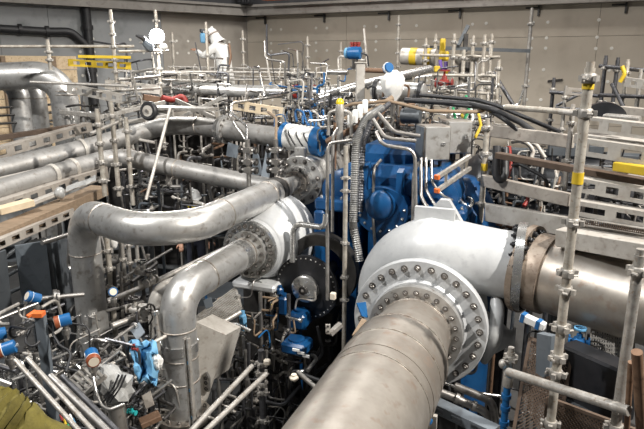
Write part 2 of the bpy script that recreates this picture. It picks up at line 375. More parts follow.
# inlet pipe towards the viewer
g = thing('inlet_pipe', Vector((MF(-1.4, 0, 0).x, MF(-1.4, 0, 0).y, 0)), 'thick steel inlet pipe coming towards the viewer from the bolted silver casing', 'pipe')
m = M(); m.lathe([(.262, -.09), (.262, -.16), (.268, -.25), (.29, -.42), (.318, -.56), (.322, -.62), (.322, -3.2)], ORG, AX, 56); part('pipe_wall', m, 'steel_warm', g)
f = flange(g, ORG-AX*.095, AX, .25, .342, .05, 24, .0165, 'steel', 2, BOLT)
for a in (-.15, -.56, -.80, -1.12): weld(g, ORG+AX*a, AX, .263 if a > -.3 else .322 if a < -.58 else .318, .007)
m = M(); m.ring(ORG+AX*-.93, AX, .318, .3255, -.09, .09, 56); part('steel_band', m, 'steel_warm', g)
m = M(); m.box(MF(-1.75, 0, -.62), (.5, .16, .6), BX, AX, UP); m.box(MF(-1.75, 0, -1.38), (.14, .14, .93), BX, AX, UP); m.box(MF(-1.75, 0, -1.83), (.4, .4, .02), BX, AX, UP); part('support', m, 'dark_iron', g, smooth=False)

# outlet pipe to the right
po = MF(.33, .71, .44)
BP = (BX-AX*.36-UP*.06).normalized(); po = po-UP*.015
g = thing('outlet_pipe', po+BX*.7-UP*2.265, 'wide stained steel outlet pipe leaving the silver casing to the right', 'pipe')
m = M(); m.lathe([(.25, .02), (.25, .12), (.262, .16), (.266, .96), (.272, 1.0), (.272, 3.2)], po, BP, 48); part('pipe_wall', m, 'steel_warm', g)
flange(g, po, BP, .24, .325, .045, 22, .020, 'rust_steel', 1, BOLTD)
m = M(); m.ring(po+BP*.06, BP, .25, .285, 0, .11, 40); part('flange_hub', m, 'rust_steel', g)
weld(g, po+BP*.16, BP, .262); weld(g, po+BP*.98, BP, .270, .012)
flange(g, po+BP*1.16, BP, .265, .34, .05, 16, .018, 'steel', 3, BOLT)
flange(g, po+BP*1.22, BP, .265, .34, .05, 16, .016, 'steel', 0, BOLT)
m = M(); m.box(po+BP*1.9-UP*1.2, (.2, .2, 2.15), BX, AX, UP); m.box(po+BP*1.9-UP*.2, (.3, .35, .3), BX, AX, UP); part('support', m, 'dark_iron', g, smooth=False)

# ------------------------------------------------------------------ blue gearbox
GA = .80
def GB(a, b, z): return MF(GA+a, b, z-1.84)     # z = height above the floor
g = thing('gearbox', Vector((GB(.4, -.45, 0).x, GB(.4, -.45, 0).y, 0)), 'tall blue painted gearbox casing behind the silver snail casing', 'gearbox')
m = M(); m.box(GB(.52, -.45, 1.25), (1.4, .5, 2.46), BX, AX, UP, .05); part('lower_casing', m, 'blue_paint', g)
for b, w_, z1 in ((-1.08, .10, 2.45), (-.76, .13, 2.36), (-.52, .20, 2.44), (-.26, .13, 2.36), (-.02, .12, 2.45), (.14, .08, 2.45)):
    m = M(); m.box(GB(.09, b, z1/2+.3), (w_, .40, z1-.6), BX, AX, UP, .02); part('leg_rib', m, 'blue_paint', g)
m = M(); m.box(GB(.08, -.45, 1.35), (1.36, .36, .08), BX, AX, UP, .01); part('cross_rib', m, 'blue_paint', g)
m = M(); m.box(GB(.34, -.47, 2.50), (1.32, .86, .11), BX, AX, UP, .02); sf = part('split_flange', m, 'blue_paint', g)
for k in range(14): inst('bolt', BOLTB, sf, GB(-.03, -1.08+k*.095, 2.555), zq(UP), .013)
R_ = .235; m = M(); m.prism([(R_*math.cos(t*math.pi/14), R_*math.sin(t*math.pi/14)*(1 if t > 14 else .75)) for t in range(28)], GB(-.06, -.50, 2.53), BX, UP, .14); bh = part('bearing_housing', m, 'blue_paint', g)
for k in range(9): inst('bolt', BOLTB, bh, GB(-.13, -.5+.2*math.cos(math.pi*(1+k/8)), 2.53+.2*math.sin(math.pi*(1+k/8))), zq(-AX), .010)
m = M(); m.lathe([(.02, -.10), (.09, -.095), (.12, -.07), (.13, 0)], GB(-.12, -.5, 2.56), AX, 24); part('bearing_cap', m, 'blue_paint', g)
m = M(); m.box(GB(.36, -.46, 2.70), (1.0, .72, .32), BX, AX, UP, .09); part('upper_cover', m, 'blue_paint', g)
m = M(); m.box(GB(.46, -.58, 2.90), (.52, .5, .22), BX, AX, UP, .07); part('upper_cover', m, 'blue_paint', g)
m = M(); m.lathe([(.14, 0), (.19, .03), (.19, .55), (.14, .58)], GB(.05, -.93, 2.60), AX, 24); part('shaft_cover', m, 'blue_paint', g)
m = M(); m.lathe([(.10, 0), (.16, .03), (.16, .55), (.12, .58)], GB(.03, -.05, 2.62), AX, 24); part('shaft_cover', m, 'blue_paint', g)
for b, h in ((-.66, .34), (-.36, .30), (-.22, .24)):
    m = M(); m.prism([(0, 0), (.26, 0), (.26, h*.5), (.12, h), (.04, h*.92)], GB(-.13, b, 2.56), AX, UP, .05); part('cast_rib', m, 'blue_paint', g, smooth=False)
for b in (-.58, -.24):
    m = M(); m.tube(fillet([GB(.1, b, 2.9), GB(-.10, b, 2.86), GB(-.15, b+.02, 2.45), GB(-.12, b+.05, 2.0)], .08), .014, 8); part('oil_tube', m, 'tube_steel', g)
m = M(); m.box(GB(-.25, -.55, .22), (1.9, .9, .44), BX, AX, UP, .02); part('base_frame', m, 'dark_iron', g)
# blue oil dome behind the silver casing
p = W(463, 205, 5.35)
g = thing('oil_housing', Vector((p.x, p.y, 0)), 'blue domed housing with a green tag and silver handle behind the silver casing', 'housing')
m = M(); m.lathe([(.36, -.5), (.34, -.2), (.26, .06), (.16, .22), (.09, .27)], p, UP, 28); part('dome', m, 'blue_paint', g)
m = M(); m.lathe([(.33, -p.z), (.33, -.5), (.40, -.5), (.40, -.44), (.33, -.44)], p, UP, 28); part('stand', m, 'blue_paint', g)
q = W(457, 196, 5.02); m = M(); m.ring(q, (q-Vector((0, 0, ZC))), .012, .03, -.01, .01, 16); part('tag', m, 'green', g, 'round green tag')
m = M(); m.tube(fillet([q, W(463, 204, 4.95), W(470, 208, 4.95), W(473, 200, 5.0), W(468, 198, 5.05)], .06), .016, 8); part('handle', m, 'bright_steel', g, 'silver bent handle')
# ------------------------------------------------------------------ left lower stage
c2 = W(251, 249, 5.0)
g = thing('compressor_stage', Vector((c2.x, c2.y, 0)), 'smaller silver compressor casing with a double ring of bolts left of the black disc', 'compressor')
m = M(); m.lathe([(.15, -.005), (.255, 0), (.26, .05), (.275, .06), (.37, .24), (.39, .28), (.39, .55)], c2, AX, 44); part('casing', m, 'silver_paint', g)
m = M(); m.ring(c2-AX*.02, AX, .17, .25, -.02, .02, 40); fp = part('bolt_ring', m, 'bright_steel', g); bolts(fp, c2-AX*.04, -AX, .212, 22, .0165)
m = M(); m.box(Vector((c2.x, c2.y, (c2.z-.3)/2))+AX*.36, (.45, .26, c2.z-.3), BX, AX, UP); part('pedestal', m, 'dark_iron', g, smooth=False)
m = M(); m.lathe([(.12, 0), (.12, .16), (.16, .16), (.16, .2)], c2+AX*.4+BX*.05-UP*.38, -UP, 18); part('drain_boss', m, 'silver_paint', g)
m = M(); m.box(c2+AX*.1+BX*.03-UP*.33, (.42, .3, .07), BX, AX, UP, .02); part('foot', m, 'silver_paint', g)
# its pipe, level then straight down
P2 = [c2-AX*.06, c2-AX*1.07]; v = P2[1]
g = thing('suction_pipe', Vector((v.x, v.y, 0)), 'steel pipe from the smaller casing elbowing straight down at lower left', 'pipe')
m = M(); pp = fillet([P2[0], P2[1], Vector((v.x, v.y, 1.2))], .19, 12); m.tube(pp, .126, 32); part('pipe_wall', m, 'steel', g)
flange(g, c2-AX*.065, AX, .12, .175, .04, 14, .011, 'steel', 2)
for i, tt in enumerate((.13, .72)): weld(g, c2-AX*tt, AX, .126)
m = M(); m.ring(c2-AX*.22, AX, .124, .130, -.05, .05, 32); part('steel_band', m, 'bright_steel', g)
for z in (c2.z-.26, c2.z-.48, c2.z-.66): weld(g, (v.x, v.y, z), UP, .126)
m = M(); m.ring((v.x, v.y, c2.z-.40), UP, .125, .134, -.035, .035, 32); part('steel_band', m, 'bright_steel', g)
flange(g, (v.x, v.y, 1.21), UP, .12, .19, .045, 12, .013, 'steel_oxide', 1); flange(g, (v.x, v.y, 1.15), UP, .12, .19, .045, 12, .013, 'dark_iron', 0)
m = M(); m.tube([(v.x, v.y, 0), (v.x, v.y, 1.14)], .12, 24); part('pipe_foot', m, 'dark_iron', g)
# ------------------------------------------------------------------ left upper stage
c3 = W(299, 181, 5.8)
g = thing('compressor_stage', Vector((c3.x, c3.y, 0)), 'silver drum shaped compressor stage under the blue wrapped valve', 'compressor')
m = M(); m.lathe([(.10, 0), (.245, 0), (.25, .01), (.25, .07), (.23, .09), (.23, .30), (.31, .32), (.315, .33), (.315, .46), (.26, .48), (.26, .7)], c3, AX, 44); dr = part('drum', m, 'steel', g)
bolts(dr, c3, -AX, .205, 12, .019, BOLT, .2)
m = M(); m.ring(c3-AX*.03, AX, .09, .15, -.03, .03, 36); rr = part('gland_ring', m, 'bright_steel', g); bolts(rr, c3-AX*.06, -AX, .13, 10, .012)
bolts(dr, c3+AX*.32, -AX, .28, 20, .012, BOLT)
m = M(); m.box(c3+AX*.05+UP*.27, (.12, .06, .12), BX, AX, UP, .01); part('lifting_lug', m, 'steel', g)
m = M(); m.box(Vector((c3.x, c3.y, (c3.z-.2)/2))+AX*.42, (.35, .25, c3.z-.2), BX, AX, UP); part('pedestal', m, 'blue_paint', g, smooth=False)
b0 = c3-AX*2.16; b1 = Vector((-1.885, 4.42, c3.z)); EB = (b0-b1).normalized()
P3 = fillet([c3-AX*.05, b0, b1], .62, 14)[:-1]+fillet([b1+EB*.5, b1, Vector((b1.x, b1.y, 0))], .30, 14)
g = thing('discharge_pipe', Vector((b1.x, b1.y, 0)), 'thick S shaped steel pipe sweeping left from the drum and down', 'pipe')
m = M(); rs = []
L = 0
for i, p in enumerate(P3):
    if i: L += (p-P3[i-1]).length
    rs.append(.095 if L < .05 else .121)
P3x = [P3[0], P3[0]-AX*.20, P3[0]-AX*.42]+P3[1:]; m.tube(P3x, [.068, .078]+[.121]*(len(P3x)-2), 32); part('pipe_wall', m, 'steel', g)
flange(g, c3-AX*.09, AX, .065, .115, .03, 10, .010, 'steel_oxide', 2)
for k, (p, ax) in enumerate(((c3-AX*.47, AX), (c3-AX*.70, AX), (c3-AX*1.45, AX), (b1+EB*.33, EB), (b1-UP*.33, UP), (b1-UP*1.25, UP))): weld(g, p, ax, .121, .006)
m = M(); m.ring(c3-AX*.53, AX, .12, .125, -.05, .05, 32); part('steel_band', m, 'dark_iron', g)
m = M(); m.lathe([(.12, 0), (.19, 0), (.19, .04), (.12, .04)], (b1.x, b1.y, .02), UP, 28, False); part('floor_flange', m, 'dark_iron', g)
# ------------------------------------------------------------------ black brake disc
c4 = W(307, 287, 5.0)
g = thing('brake_disc', Vector((c4.x, c4.y, 0)), 'black steel coupling disc with a shiny round hub below the gearbox', 'disc')
m = M(); m.ring(c4, AX, .1, .285, -.02, .02, 56); d = part('disc', m, 'black_paint', g)
bolts(d, c4-AX*.02, -AX, .262, 36, .0055, BOLTB)
m = M(); m.lathe([(.02, -.075), (.105, -.07), (.118, -.06), (.118, -.02)], c4, AX, 36); h = part('hub', m, 'bright_steel', g)
m = M(); m.lathe([(.035, -.10), (.04, -.07)], c4, AX, 16); inst('bolt', BOLT, h, c4-AX*.09, zq(-AX), .016); part('hub_cap', m, 'dark_iron', g)
m = M(); m.ring(c4+AX*.03, AX, .2, .215, 0, .012, 40); part('inner_ring', m, 'dark_iron', g)
q = c4+AX*.14+UP*.12+BX*.08
m = M(); m.ring(q, AX, .23, .33, -.04, .06, 48); part('guard_ring', m, 'dark_iron', g)
m = M(); m.lathe([(.07, 0), (.07, .55)], c4+AX*.02, AX, 20); m.box(Vector((c4.x, c4.y, c4.z/2-.16))+AX*.35, (.3, .25, c4.z-.32), BX, AX, UP); part('shaft_stand', m, 'dark_iron', g)

# ------------------------------------------------------------------ generic builders
def T(name, label, pts, w, mt, cat='pipe', group=None, bend=.1, n=12, metres=False):
    P = [W(*p) for p in pts]; r = w if metres else px_r(w, pts[0][2])
    m = M(); m.tube(fillet(P, bend) if bend and len(P) > 2 else P, r, n); return solo(name, m, mt, label, cat, group)
def standard(root, px, pt, pb, d, r=.0242, step=.3, mt='scaffold_white', lead=.12, cp=True):
    a = W(px, pt, d); zb = zpix(a.y, pb)
    m = M(); m.tube([a, Vector((a.x, a.y, zb))], r, 10); m.lathe([(r*.8, 0), (r*.8, .03)], a, UP, 10); s = part('standard', m, mt, root)
    if cp:
        z = a.z-lead; k = 0
        while z > zb+.05:
            inst('coupler', COUPLER if mt == 'scaffold_white' else COUPLERG, s, (a.x, a.y, z), Quaternion((0, 0, 1), .4+k*.7), r); z -= step; k += 1
    return a, zb
def ledger(root, p0, p1, r=.0242, mt='scaffold_white', name='ledger'):
    m = M(); m.tube([W(*p0), W(*p1)], r, 10); return part(name, m, mt, root)
def sbeam(name, label, p0, p1, hpx, n, mt, t=.05, frac=.55, hf=.5, cat='beam', group=None, lip=True, px=True):
    """channel beam with real rectangular openings: two rails and web plates between the slots"""
    a, b = (W(*p0), W(*p1)) if px else (Vector(p0), Vector(p1)); h = hpx*p0[2]/FPX if px else hpx
    g = thing(name, (a+b)/2-UP*h/2, label, cat, group); ex = (b-a); L = ex.length; ex.normalize()
    ey = UP.cross(ex).normalized(); ez = ex.cross(ey); ch = h*(1-hf)/2
    for s in (-1, 1):
        m = M(); m.box((a+b)/2+ez*s*(h/2-ch/2), (L, .006, ch), ex, ey, ez)
        if lip: m.box((a+b)/2+ez*s*(h/2-.003)+ey*t/2, (L, t, .006), ex, ey, ez)
        part('rail', m, mt, g, smooth=False)
    sl = L*frac/max(n, 1); wb = (L-sl*n)/(n+1)
    for k in range(n+1):
        m = M(); m.box(a+ex*(wb/2+k*(sl+wb)), (wb, .006, h*hf), ex, ey, ez); part('web_plate', m, mt, g, smooth=False)
    return g
def board(name, label, p0, p1, hpx, mt, t=.04, cat='board', group=None, bev=.004):
    a, b = W(*p0), W(*p1); m = M(); m.beam(a, b, t, hpx*p0[2]/FPX, UP, bev); return solo(name, m, mt, label, cat, group, smooth=False)
def ladder(name, label, p0, p1, hpx, n, mt, r=.012, cat='beam', diag=False):
    a, b = W(*p0), W(*p1); h = hpx*p0[2]/FPX; g = thing(name, (a+b)/2-UP*h, label, cat)
    for z in (0, -h): m = M(); m.tube([a+UP*z, b+UP*z], r, 8); part('chord', m, mt, g)
    for k in range(n+1):
        p = a.lerp(b, k/n); q = a.lerp(b, min(1, (k+(1 if diag else 0))/n)); m = M(); m.tube([p, q-UP*h], r*.7, 6); part('rung', m, mt, g)
    return g
def valve(name, label, p, s=.03, dirv=BX, mt='tube_steel', group=None, wheel='dark_iron', cat='valve'):
    p = W(*p) if isinstance(p, tuple) else p; g = thing(name, p-UP*s*2, label, cat, group)
    dirv = Vector(dirv).normalized(); up = UP if abs(dirv.z) < .8 else AX
    m = M(); m.lathe([(s*.5, -2.2*s), (s*.5, -1.2*s), (s, -s), (s, s), (s*.5, 1.2*s), (s*.5, 2.2*s)], p, dirv, 10); part('valve_body', m, mt, g)
    m = M(); m.lathe([(s*.75, .8*s), (s*.6, 1.7*s), (s*.3, 1.8*s), (s*.25, 3*s)], p, up, 10); part('bonnet', m, mt, g)
    m = M(); m.ring(p+up*3*s, up, s*1.0, s*1.35, -s*.18, s*.18, 14); m.box(p+up*3*s, (2.3*s, s*.25, s*.2), dirv, up.cross(dirv), up); part('handwheel', m, wheel, g)
    for q in (-1, 1): m = M(); m.ring(p+dirv*q*2.0*s, dirv, s*.4, s*1.15, -s*.16, s*.16, 12); part('flange', m, mt, g)
    return g
def transmitter(label, p, dirv, s=.045, tailv=-UP, cap='brown_cap', group=None):
    p = W(*p); d = Vector(dirv).normalized(); g = thing('pressure_transmitter', p+Vector(tailv)*s*3, label, 'transmitter', group)
    m = M(); m.lathe([(s*.85, -.9*s), (s, -.8*s), (s, .75*s), (s*.9, .8*s)], p, d, 20); h = part('housing', m, 'blue_plastic', g)
    m = M(); m.lathe([(s*.95, .8*s), (s*1.02, .85*s), (s*1.02, 1.5*s), (s*.92, 1.6*s)], p, d, 20); c = part('cover', m, cap, g)
    m = M(); m.lathe([(s*.78, 1.6*s), (s*.76, 1.63*s)], p, d, 18); part('face', m, 'cream', c)
    m = M(); m.ring(p, d, s*.98, s*1.04, .76*s, .84*s, 20); part('collar', m, 'helmet_white', h)
    sd = d.cross(UP).normalized() if abs(d.z) < .9 else BX
    m = M(); m.box(p+sd*s*.98+UP*s*.2, (.05*s, .9*s, .6*s), sd, d, UP); part('name_plate', m, 'helmet_white', h)
    m = M(); m.lathe([(s*.42, .8*s), (s*.42, 1.5*s), (s*.7, 1.6*s), (s*.7, 2.4*s), (s*.45, 2.6*s), (s*.3, 3.4*s)], p, tailv, 12); part('neck', m, 'tube_steel', g)
    m = M(); m.tube([p-d*s*.85, p-d*s*1.3], s*.3, 8); part('conduit_entry', m, 'bright_steel', g)
    return g

# ------------------------------------------------------------------ left: pipes, trays, boards
g = thing('process_pipe', W(55, 150, 7.2)-UP*.2, 'long upper left pipe with a flanged straight run toward the blue wrapped valve', 'pipe')
Q = [W(-10, 172, 6.0), W(81, 150, 6.7), W(163, 125.5, 7.5), W(200, 126, 7.1), W(316, 143, 6.25)]
m = M(); m.tube(fillet(Q, .5, 8), .112, 28); part('pipe_wall', m, 'steel_dull', g)
for p, q in ((1, .02), (2, -.25), (3, .0)): weld(g, Q[p]+(Q[p]-Q[p-1]).normalized()*q, Q[p]-Q[p-1], .112)
dd = (Q[4]-Q[3]).normalized(); fc = Q[3].lerp(Q[4], .22)
flange(g, fc, dd, .11, .165, .04, 12, .013, 'bright_steel', 3); flange(g, fc+dd*.05, dd, .11, .165, .04, 12, .013, 'steel', 1)
flange(g, Q[2]+Vector((.1, -.02, 0)), Q[3]-Q[2], .108, .122, .03, 0, .01, 'dark_iron', 0, name='steel_band')
flange(g, W(82, 149.5, 6.7), Q[1]-Q[0], .11, .125, .035, 0, .01, 'white_steel', 0, name='steel_band')
g = thing('process_pipe', W(100, 165, 6.3)-UP*.2, 'lower left pipe bending over the trays behind the S shaped pipe', 'pipe')
Q = [W(-10, 193, 5.3), W(60, 172, 6.0), W(118, 155.5, 6.6), W(150, 163, 6.4), W(272, 188, 5.95)]
m = M(); m.tube(fillet(Q, .4, 8), .098, 28); part('pipe_wall', m, 'steel_dull', g)
for px, py, d in ((52, 174.5, 5.9), (72, 168.5, 6.12)): flange(g, W(px, py, d), Q[1]-Q[0], .096, .108, .045, 0, .01, 'white_steel', 0, name='pipe_clamp')
for k, p in enumerate(((131, 158, 6.55), (140, 160.3, 6.48), (177, 168.7, 6.3))): weld(g, W(*p), Q[4]-Q[3], .098, .012)
T('process_pipe', 'slim steel pipe crossing the back behind the worker in white', [(150, 86, 9.2), (240, 91, 9.0), (335, 93, 8.6)], 12, 'steel', bend=0, n=20)
g = thing('process_pipe', W(200, 90, 9.0)-UP*.1, 'pair of red bands on the slim back pipe', 'band')
for px in (297, 313): m = M(); m.ring(W(px, 92+.02*(px-297), 8.75), BX, .095, .112, -.03, .03, 20); part('red_band', m, 'red', g)
g = thing('bent_pipe', W(60, 150, 8.2)-UP*.8, 'large steel pipe bending down in front of the wooden hoarding', 'pipe')
Q = [W(-30, 78, 7.9), W(62, 74, 8.0)]; Q.append(Vector((Q[1].x, Q[1].y, 1.2))); m = M(); m.tube(fillet(Q, .36, 10), .185, 28); part('pipe_wall', m, 'steel', g)
for z in (zpix(Q[1].y, 91), zpix(Q[1].y, 94.5)):
    weld(g, (Q[1].x, Q[1].y, z), UP, .185, .008)
m = M(); m.tube([Vector((Q[1].x, Q[1].y, 0)), Vector((Q[1].x, Q[1].y, 1.2))], .17, 20); part('pipe_foot', m, 'dark_iron', g)
for px, pt, d, r, lb in ((18, 84, 8.35, .15, 'left of the two upright steel pipes beneath the large bent pipe'), (34, 84, 8.5, .15, 'right of the two upright steel pipes beneath the large bent pipe')):
    q = [W(px-28, pt-8, d), W(px, pt, d)]; q.append(Vector((q[1].x, q[1].y, 0))); m = M(); g = thing('upright_pipe', (q[1].x, q[1].y, 0), lb, 'pipe')
    m.tube(fillet(q, .3, 8), r, 20); part('pipe_wall', m, 'steel', g); weld(g, (q[1].x, q[1].y, zpix(q[1].y, 98)), UP, r)
for k, y in enumerate((104, 112, 120)):
    T('support_rail', ('lower', 'middle', 'upper')[2-k]+' thin dark rail behind the upright pipes at left', [(-5, y+4, 8.1), (60, y, 8.9)], 2.4, 'dark_iron', 'rail', 'thin rails behind the upright pipes', 0)
board('support_beam', 'brown steel beam in front of the upright pipes at left', (-8, 139, 7.0), (76, 126, 7.9), 5, 'brown_beam', .08, 'beam')
sbeam('cable_tray', 'topmost grey cable tray with openings at left', (-10, 156, 6.2), (92, 127, 7.7), 11, 7, 'grey_board', .12, .45, .5, 'cable tray')
sbeam('cable_tray', 'cable tray with openings below the lower left pipe', (-10, 212, 5.1), (108, 172, 6.4), 14, 8, 'grey_board', .14, .45, .5, 'cable tray')
board('tray_rail', 'thin pale rail between the two left pipes', (-8, 181, 5.8), (64, 164, 6.4), 4, 'white_steel', .03, 'rail')
board('plank', 'long brown wooden plank sloping at the left edge', (-10, 238, 4.75), (100, 190, 6.0), 12, 'wood', .20, 'plank')
board('timber_offcut', 'pale sawn timber block lying on the left plank', (-2, 211, 5.0), (32, 202, 5.2), 7, 'pale_wood', .12, 'timber')
board('metal_strip', 'white metal strip lying above the left plank', (32, 203, 5.3), (60, 192, 5.5), 4, 'white_steel', .07, 'strip')
m = M(); m.ball(W(60, 193, 5.45), (.05, .05, .06), 9, 6); solo('plastic_bag', m, 'plastic_wrap', 'small white plastic bundle on the left tray', 'bag')
m = M()
m = M(); r_ = random.Random(9); V = [W(66+i*3.3+r_.uniform(-.8, .8), 192-i*1.25-j*1.8+r_.uniform(-.7, .7), 5.45+.02*i+.05*j+r_.uniform(-.03, .03)) for j in range(4) for i in range(10)]
m.add(V, [(j*10+i, j*10+i+1, j*10+i+11, j*10+i+10) for j in range(3) for i in range(9)])
solo('plastic_sheet', m, 'plastic_wrap', 'crumpled clear plastic sheet along the left plank', 'sheet')
sbeam('cable_tray', 'lowest tan cable tray with square openings under the wooden plank', (-10, 249, 4.55), (74, 212, 5.5), 10, 6, 'grey_board', .1, .5, .55, 'cable tray')
def plate(name, label, pts, th, mt, cat='panel'):
    P = [W(*p) for p in pts]; nrm = (P[1]-P[0]).cross(P[2]-P[0]).normalized(); n = len(P)
    m = M(); m.add(P+[p+nrm*th for p in P], [tuple(range(n)), tuple(reversed(range(n, 2*n)))]+[(i, i+n, (i+1) % n+n, (i+1) % n) for i in range(n)])
    return solo(name, m, mt, label, cat, smooth=False)
plate('cover_panel', 'slate grey cover panel hanging under the lowest tray', [(15, 246, 4.7), (46, 241, 4.85), (53, 300, 5.0), (23, 306, 4.9)], .02, 'slate_panel')
plate('cover_panel', 'dark narrow cover panel at the left frame edge', [(-8, 256, 4.5), (6, 250, 4.6), (12, 306, 4.8), (-4, 312, 4.7)], .02, 'dark_grey')
T('support_rail', 'round steel bar with a white end beside the slate panel', [(42, 243, 4.6), (80, 231, 5.0)], 5, 'tube_steel', 'bar', None, 0)
for k in range(4):
    T('support_rail', ('topmost', 'second', 'third', 'lowest')[k]+' dark sloping bar in the shadow under the left trays', [(-6+k*6, 266+k*14, 4.75), (30+k*12, 238+k*18, 5.5)], 4, 'dark_grey', 'bar', 'dark bars under the trays', 0)

# ------------------------------------------------------------------ scaffold at the back left
g = thing('scaffold', W(110, 165, 8.0), 'pale tube scaffold at the back left carrying the work lamp', 'scaffold')
for px, a, b, d, st in ((110.5, 12, 150, 7.6, .16), (155.5, 12, 150, 8.3, .22), (172, 34, 72, 9.4, .5)): standard(g, px, a, b, d, step=st)
for px, a, b, d, st in ((97, 112, 196, 5.5, .18), (111, 104, 196, 5.9, .25), (126, 120, 205, 6.2, .3)): standard(g, px, a, b, d, step=st)
for p0, p1 in (((-8, 46.5, 7.2), (134, 46.3, 7.9)), ((118, 51.5, 7.7), (168, 50.5, 8.3)), ((30, 82, 7.3), (128, 86, 7.6)), ((96, 92, 7.5), (160, 88, 8.2)), ((118, 80, 7.6), (160, 76, 8.2)), ((90, 134, 5.7), (118, 122, 6.0)), ((120, 110, 7.6), (165, 106, 8.2))): ledger(g, p0, p1, .019, 'galvanised' if p0[1] > 60 else 'scaffold_white')
standard(g, 47.5, 42, 70, 7.35, step=.1)
ledger(g, (146, 200, 6.0), (170, 108, 6.3), .017, 'white_steel', 'brace')
g = thing('scaffold', W(250, 120, 9.4), 'pale tube scaffold behind the back pipe around the worker in white', 'scaffold')
for px, a, b, d, st in ((206, 24, 118, 9.0, .35), (242.5, 32, 120, 10.2, .22), (307.5, 38, 120, 10, .2), (341, 44, 100, 9.8, .3), (399, 17, 110, 9.4, .22)): standard(g, px, a, b, d, step=st, r=.023)
for p0, p1 in (((115, 71, 8.7), (330, 73, 9.3)), ((165, 80, 8.9), (330, 79, 9.3)), ((180, 68, 10), (290, 70, 10.3))): ledger(g, p0, p1, .017, 'galvanised')
for dx in (0, 1, 2):
    m = M(); c = W(214, 123, 9.9+.26*dx); m.box(c, (2.6, .24, .05), (1, 0, 0), (0, 1, 0), UP); part('deck_board', m, 'grey_board', g, smooth=False)
ladder('guard_rail', 'white ladder beam running behind the slim back pipe', (168, 66.5, 9.3), (300, 69.5, 9.6), 8, 16, 'galvanised')
ladder('guard_rail', 'pale ladder beam left of the cart wheel', (117, 71, 8.6), (206, 74, 8.9), 7, 10, 'galvanised')
sbeam('scaffold_beam', 'bright yellow slotted beam on the left scaffold', (68, 62.5, 7.75), (131, 66, 7.9), 7, 5, 'yellow', .05, .5, .45)
board('scaffold_rail', 'thin yellow rail above the yellow slotted beam', (78, 56.5, 7.6), (131, 57.5, 7.8), 3, 'yellow', .04, 'rail')
sbeam('scaffold_beam', 'upper white slotted beam below the yellow one', (67, 88, 7.7), (122, 99, 7.5), 9, 5, 'white_steel', .06, .4, .4)
sbeam('scaffold_beam', 'white slotted beam left of the cart wheel', (105, 84, 8.2), (160, 90, 8.4), 9, 4, 'white_steel', .06, .4, .4)
sbeam('scaffold_beam', 'pale yellow slotted beam in front of the slim back pipe', (233, 105, 7.4), (284, 113, 7.2), 9, 4, 'pale_wood', .06, .5, .5)
for k, (a, b) in enumerate((((98, 118, 7), (165, 102, 7.6)), ((60, 112, 7.2), (120, 118, 7)), ((128, 122, 7.3), (170, 116, 7.6)), ((176, 100, 8), (215, 118, 7.6)), ((180, 118, 8), (222, 98, 7.9)))):
    board('flat_bar', ('flat grey bar climbing past the cart wheel', 'flat grey bar left of the scaffold poles', 'short flat bar under the cart wheel', 'flat bar sloping down right of the cart', 'flat bar sloping up right of the cart')[k], a, b, 4, 'galvanised', .03, 'bar', 'flat bars among the left scaffold')

# cart with the wheel
c = W(149, 111, 6.75)
g = thing('hand_cart', c-UP*.112, 'small hand cart with one black tyre and pale rim among the scaffold', 'cart')
ax = Vector((-.25, -.95, .1)).normalized()
m = M(); m.lathe([(.058, -.03), (.09, -.034), (.108, -.018), (.112, 0), (.108, .018), (.09, .034), (.058, .03), (.058, -.03)], c, ax, 24, False); w = part('wheel', m, 'black_rubber', g)
m = M(); m.lathe([(.02, .03), (.058, .024), (.064, .036)], c, ax, 20); part('rim', m, 'white_steel', w); m = M(); m.lathe([(.02, .0), (.02, .06)], c, ax, 10); part('hub', m, 'tube_steel', w)
m = M(); m.box(c-ax*.3+UP*.05+BX*.3, (.8, .3, .03), BX, AX, UP); m.tube([c, c-ax*.5], .015, 8); part('platform', m, 'galvanised', g, smooth=False)
T('red_hose', 'dull red hose lying on the hand cart', [(162, 98, 8.0), (172, 100, 8.1), (183, 96, 8.2), (186, 103, 8.2)], 6, 'red', 'hose', None, .06)
board('timber_offcut', 'orange brown timber behind the cart wheel', (143, 97, 8.0), (160, 100, 8.1), 6, 'rust_brown', .1, 'timber')

# work lamp
p = W(157, 36, 8.15)
g = thing('work_lamp', p-UP*.3, 'glaring white work lamp clamped to the left scaffold', 'lamp')
fd = Vector((.62, -.05, -.42)).normalized(); fd = (Vector((0.4, 0.5, 2.6))-p).normalized()
m = M(); m.lathe([(.05, -.12), (.10, -.08), (.105, 0), (.095, 0), (.09, -.06), (.04, -.09)], p, fd, 20, False); part('lamp_housing', m, 'dark_grey', g)
m = M(); m.lathe([(.088, -.02), (.08, -.012)], p, fd, 20); part('lamp_lens', m, 'lamp_glow', g)
m = M(); m.tube([p-fd*.1, p-fd*.12-UP*.2, W(156, 47, 8.3)], .014, 8); part('bracket', m, 'dark_iron', g)
lamp('work_lamp_light', 'POINT', p+fd*.05, p+fd, 110, .08, (1, .98, .94)).parent = g
bpy.data.objects['work_lamp_light'].location = p+fd*.06-WORLD[g]
g = thing('lamp_cover', W(150, 50, 8.0), 'folded dark and white lamp cover hanging left of the work lamp', 'cover')
m = M(); m.tube([W(136, 35.5, 8), W(143, 38, 8), W(149, 45, 8.05)], [.015, .035, .05], 8); part('black_flap', m, 'black_rubber', g)
m = M(); m.tube([W(144, 42, 7.95), W(150, 47, 8), W(152, 51, 8)], [.04, .07, .03], 8); part('blue_pouch', m, 'slate_panel', g)
m = M(); m.ball(W(164, 47, 8.1), (.055, .05, .05), 10, 6); part('white_bundle', m, 'white_cloth', g)

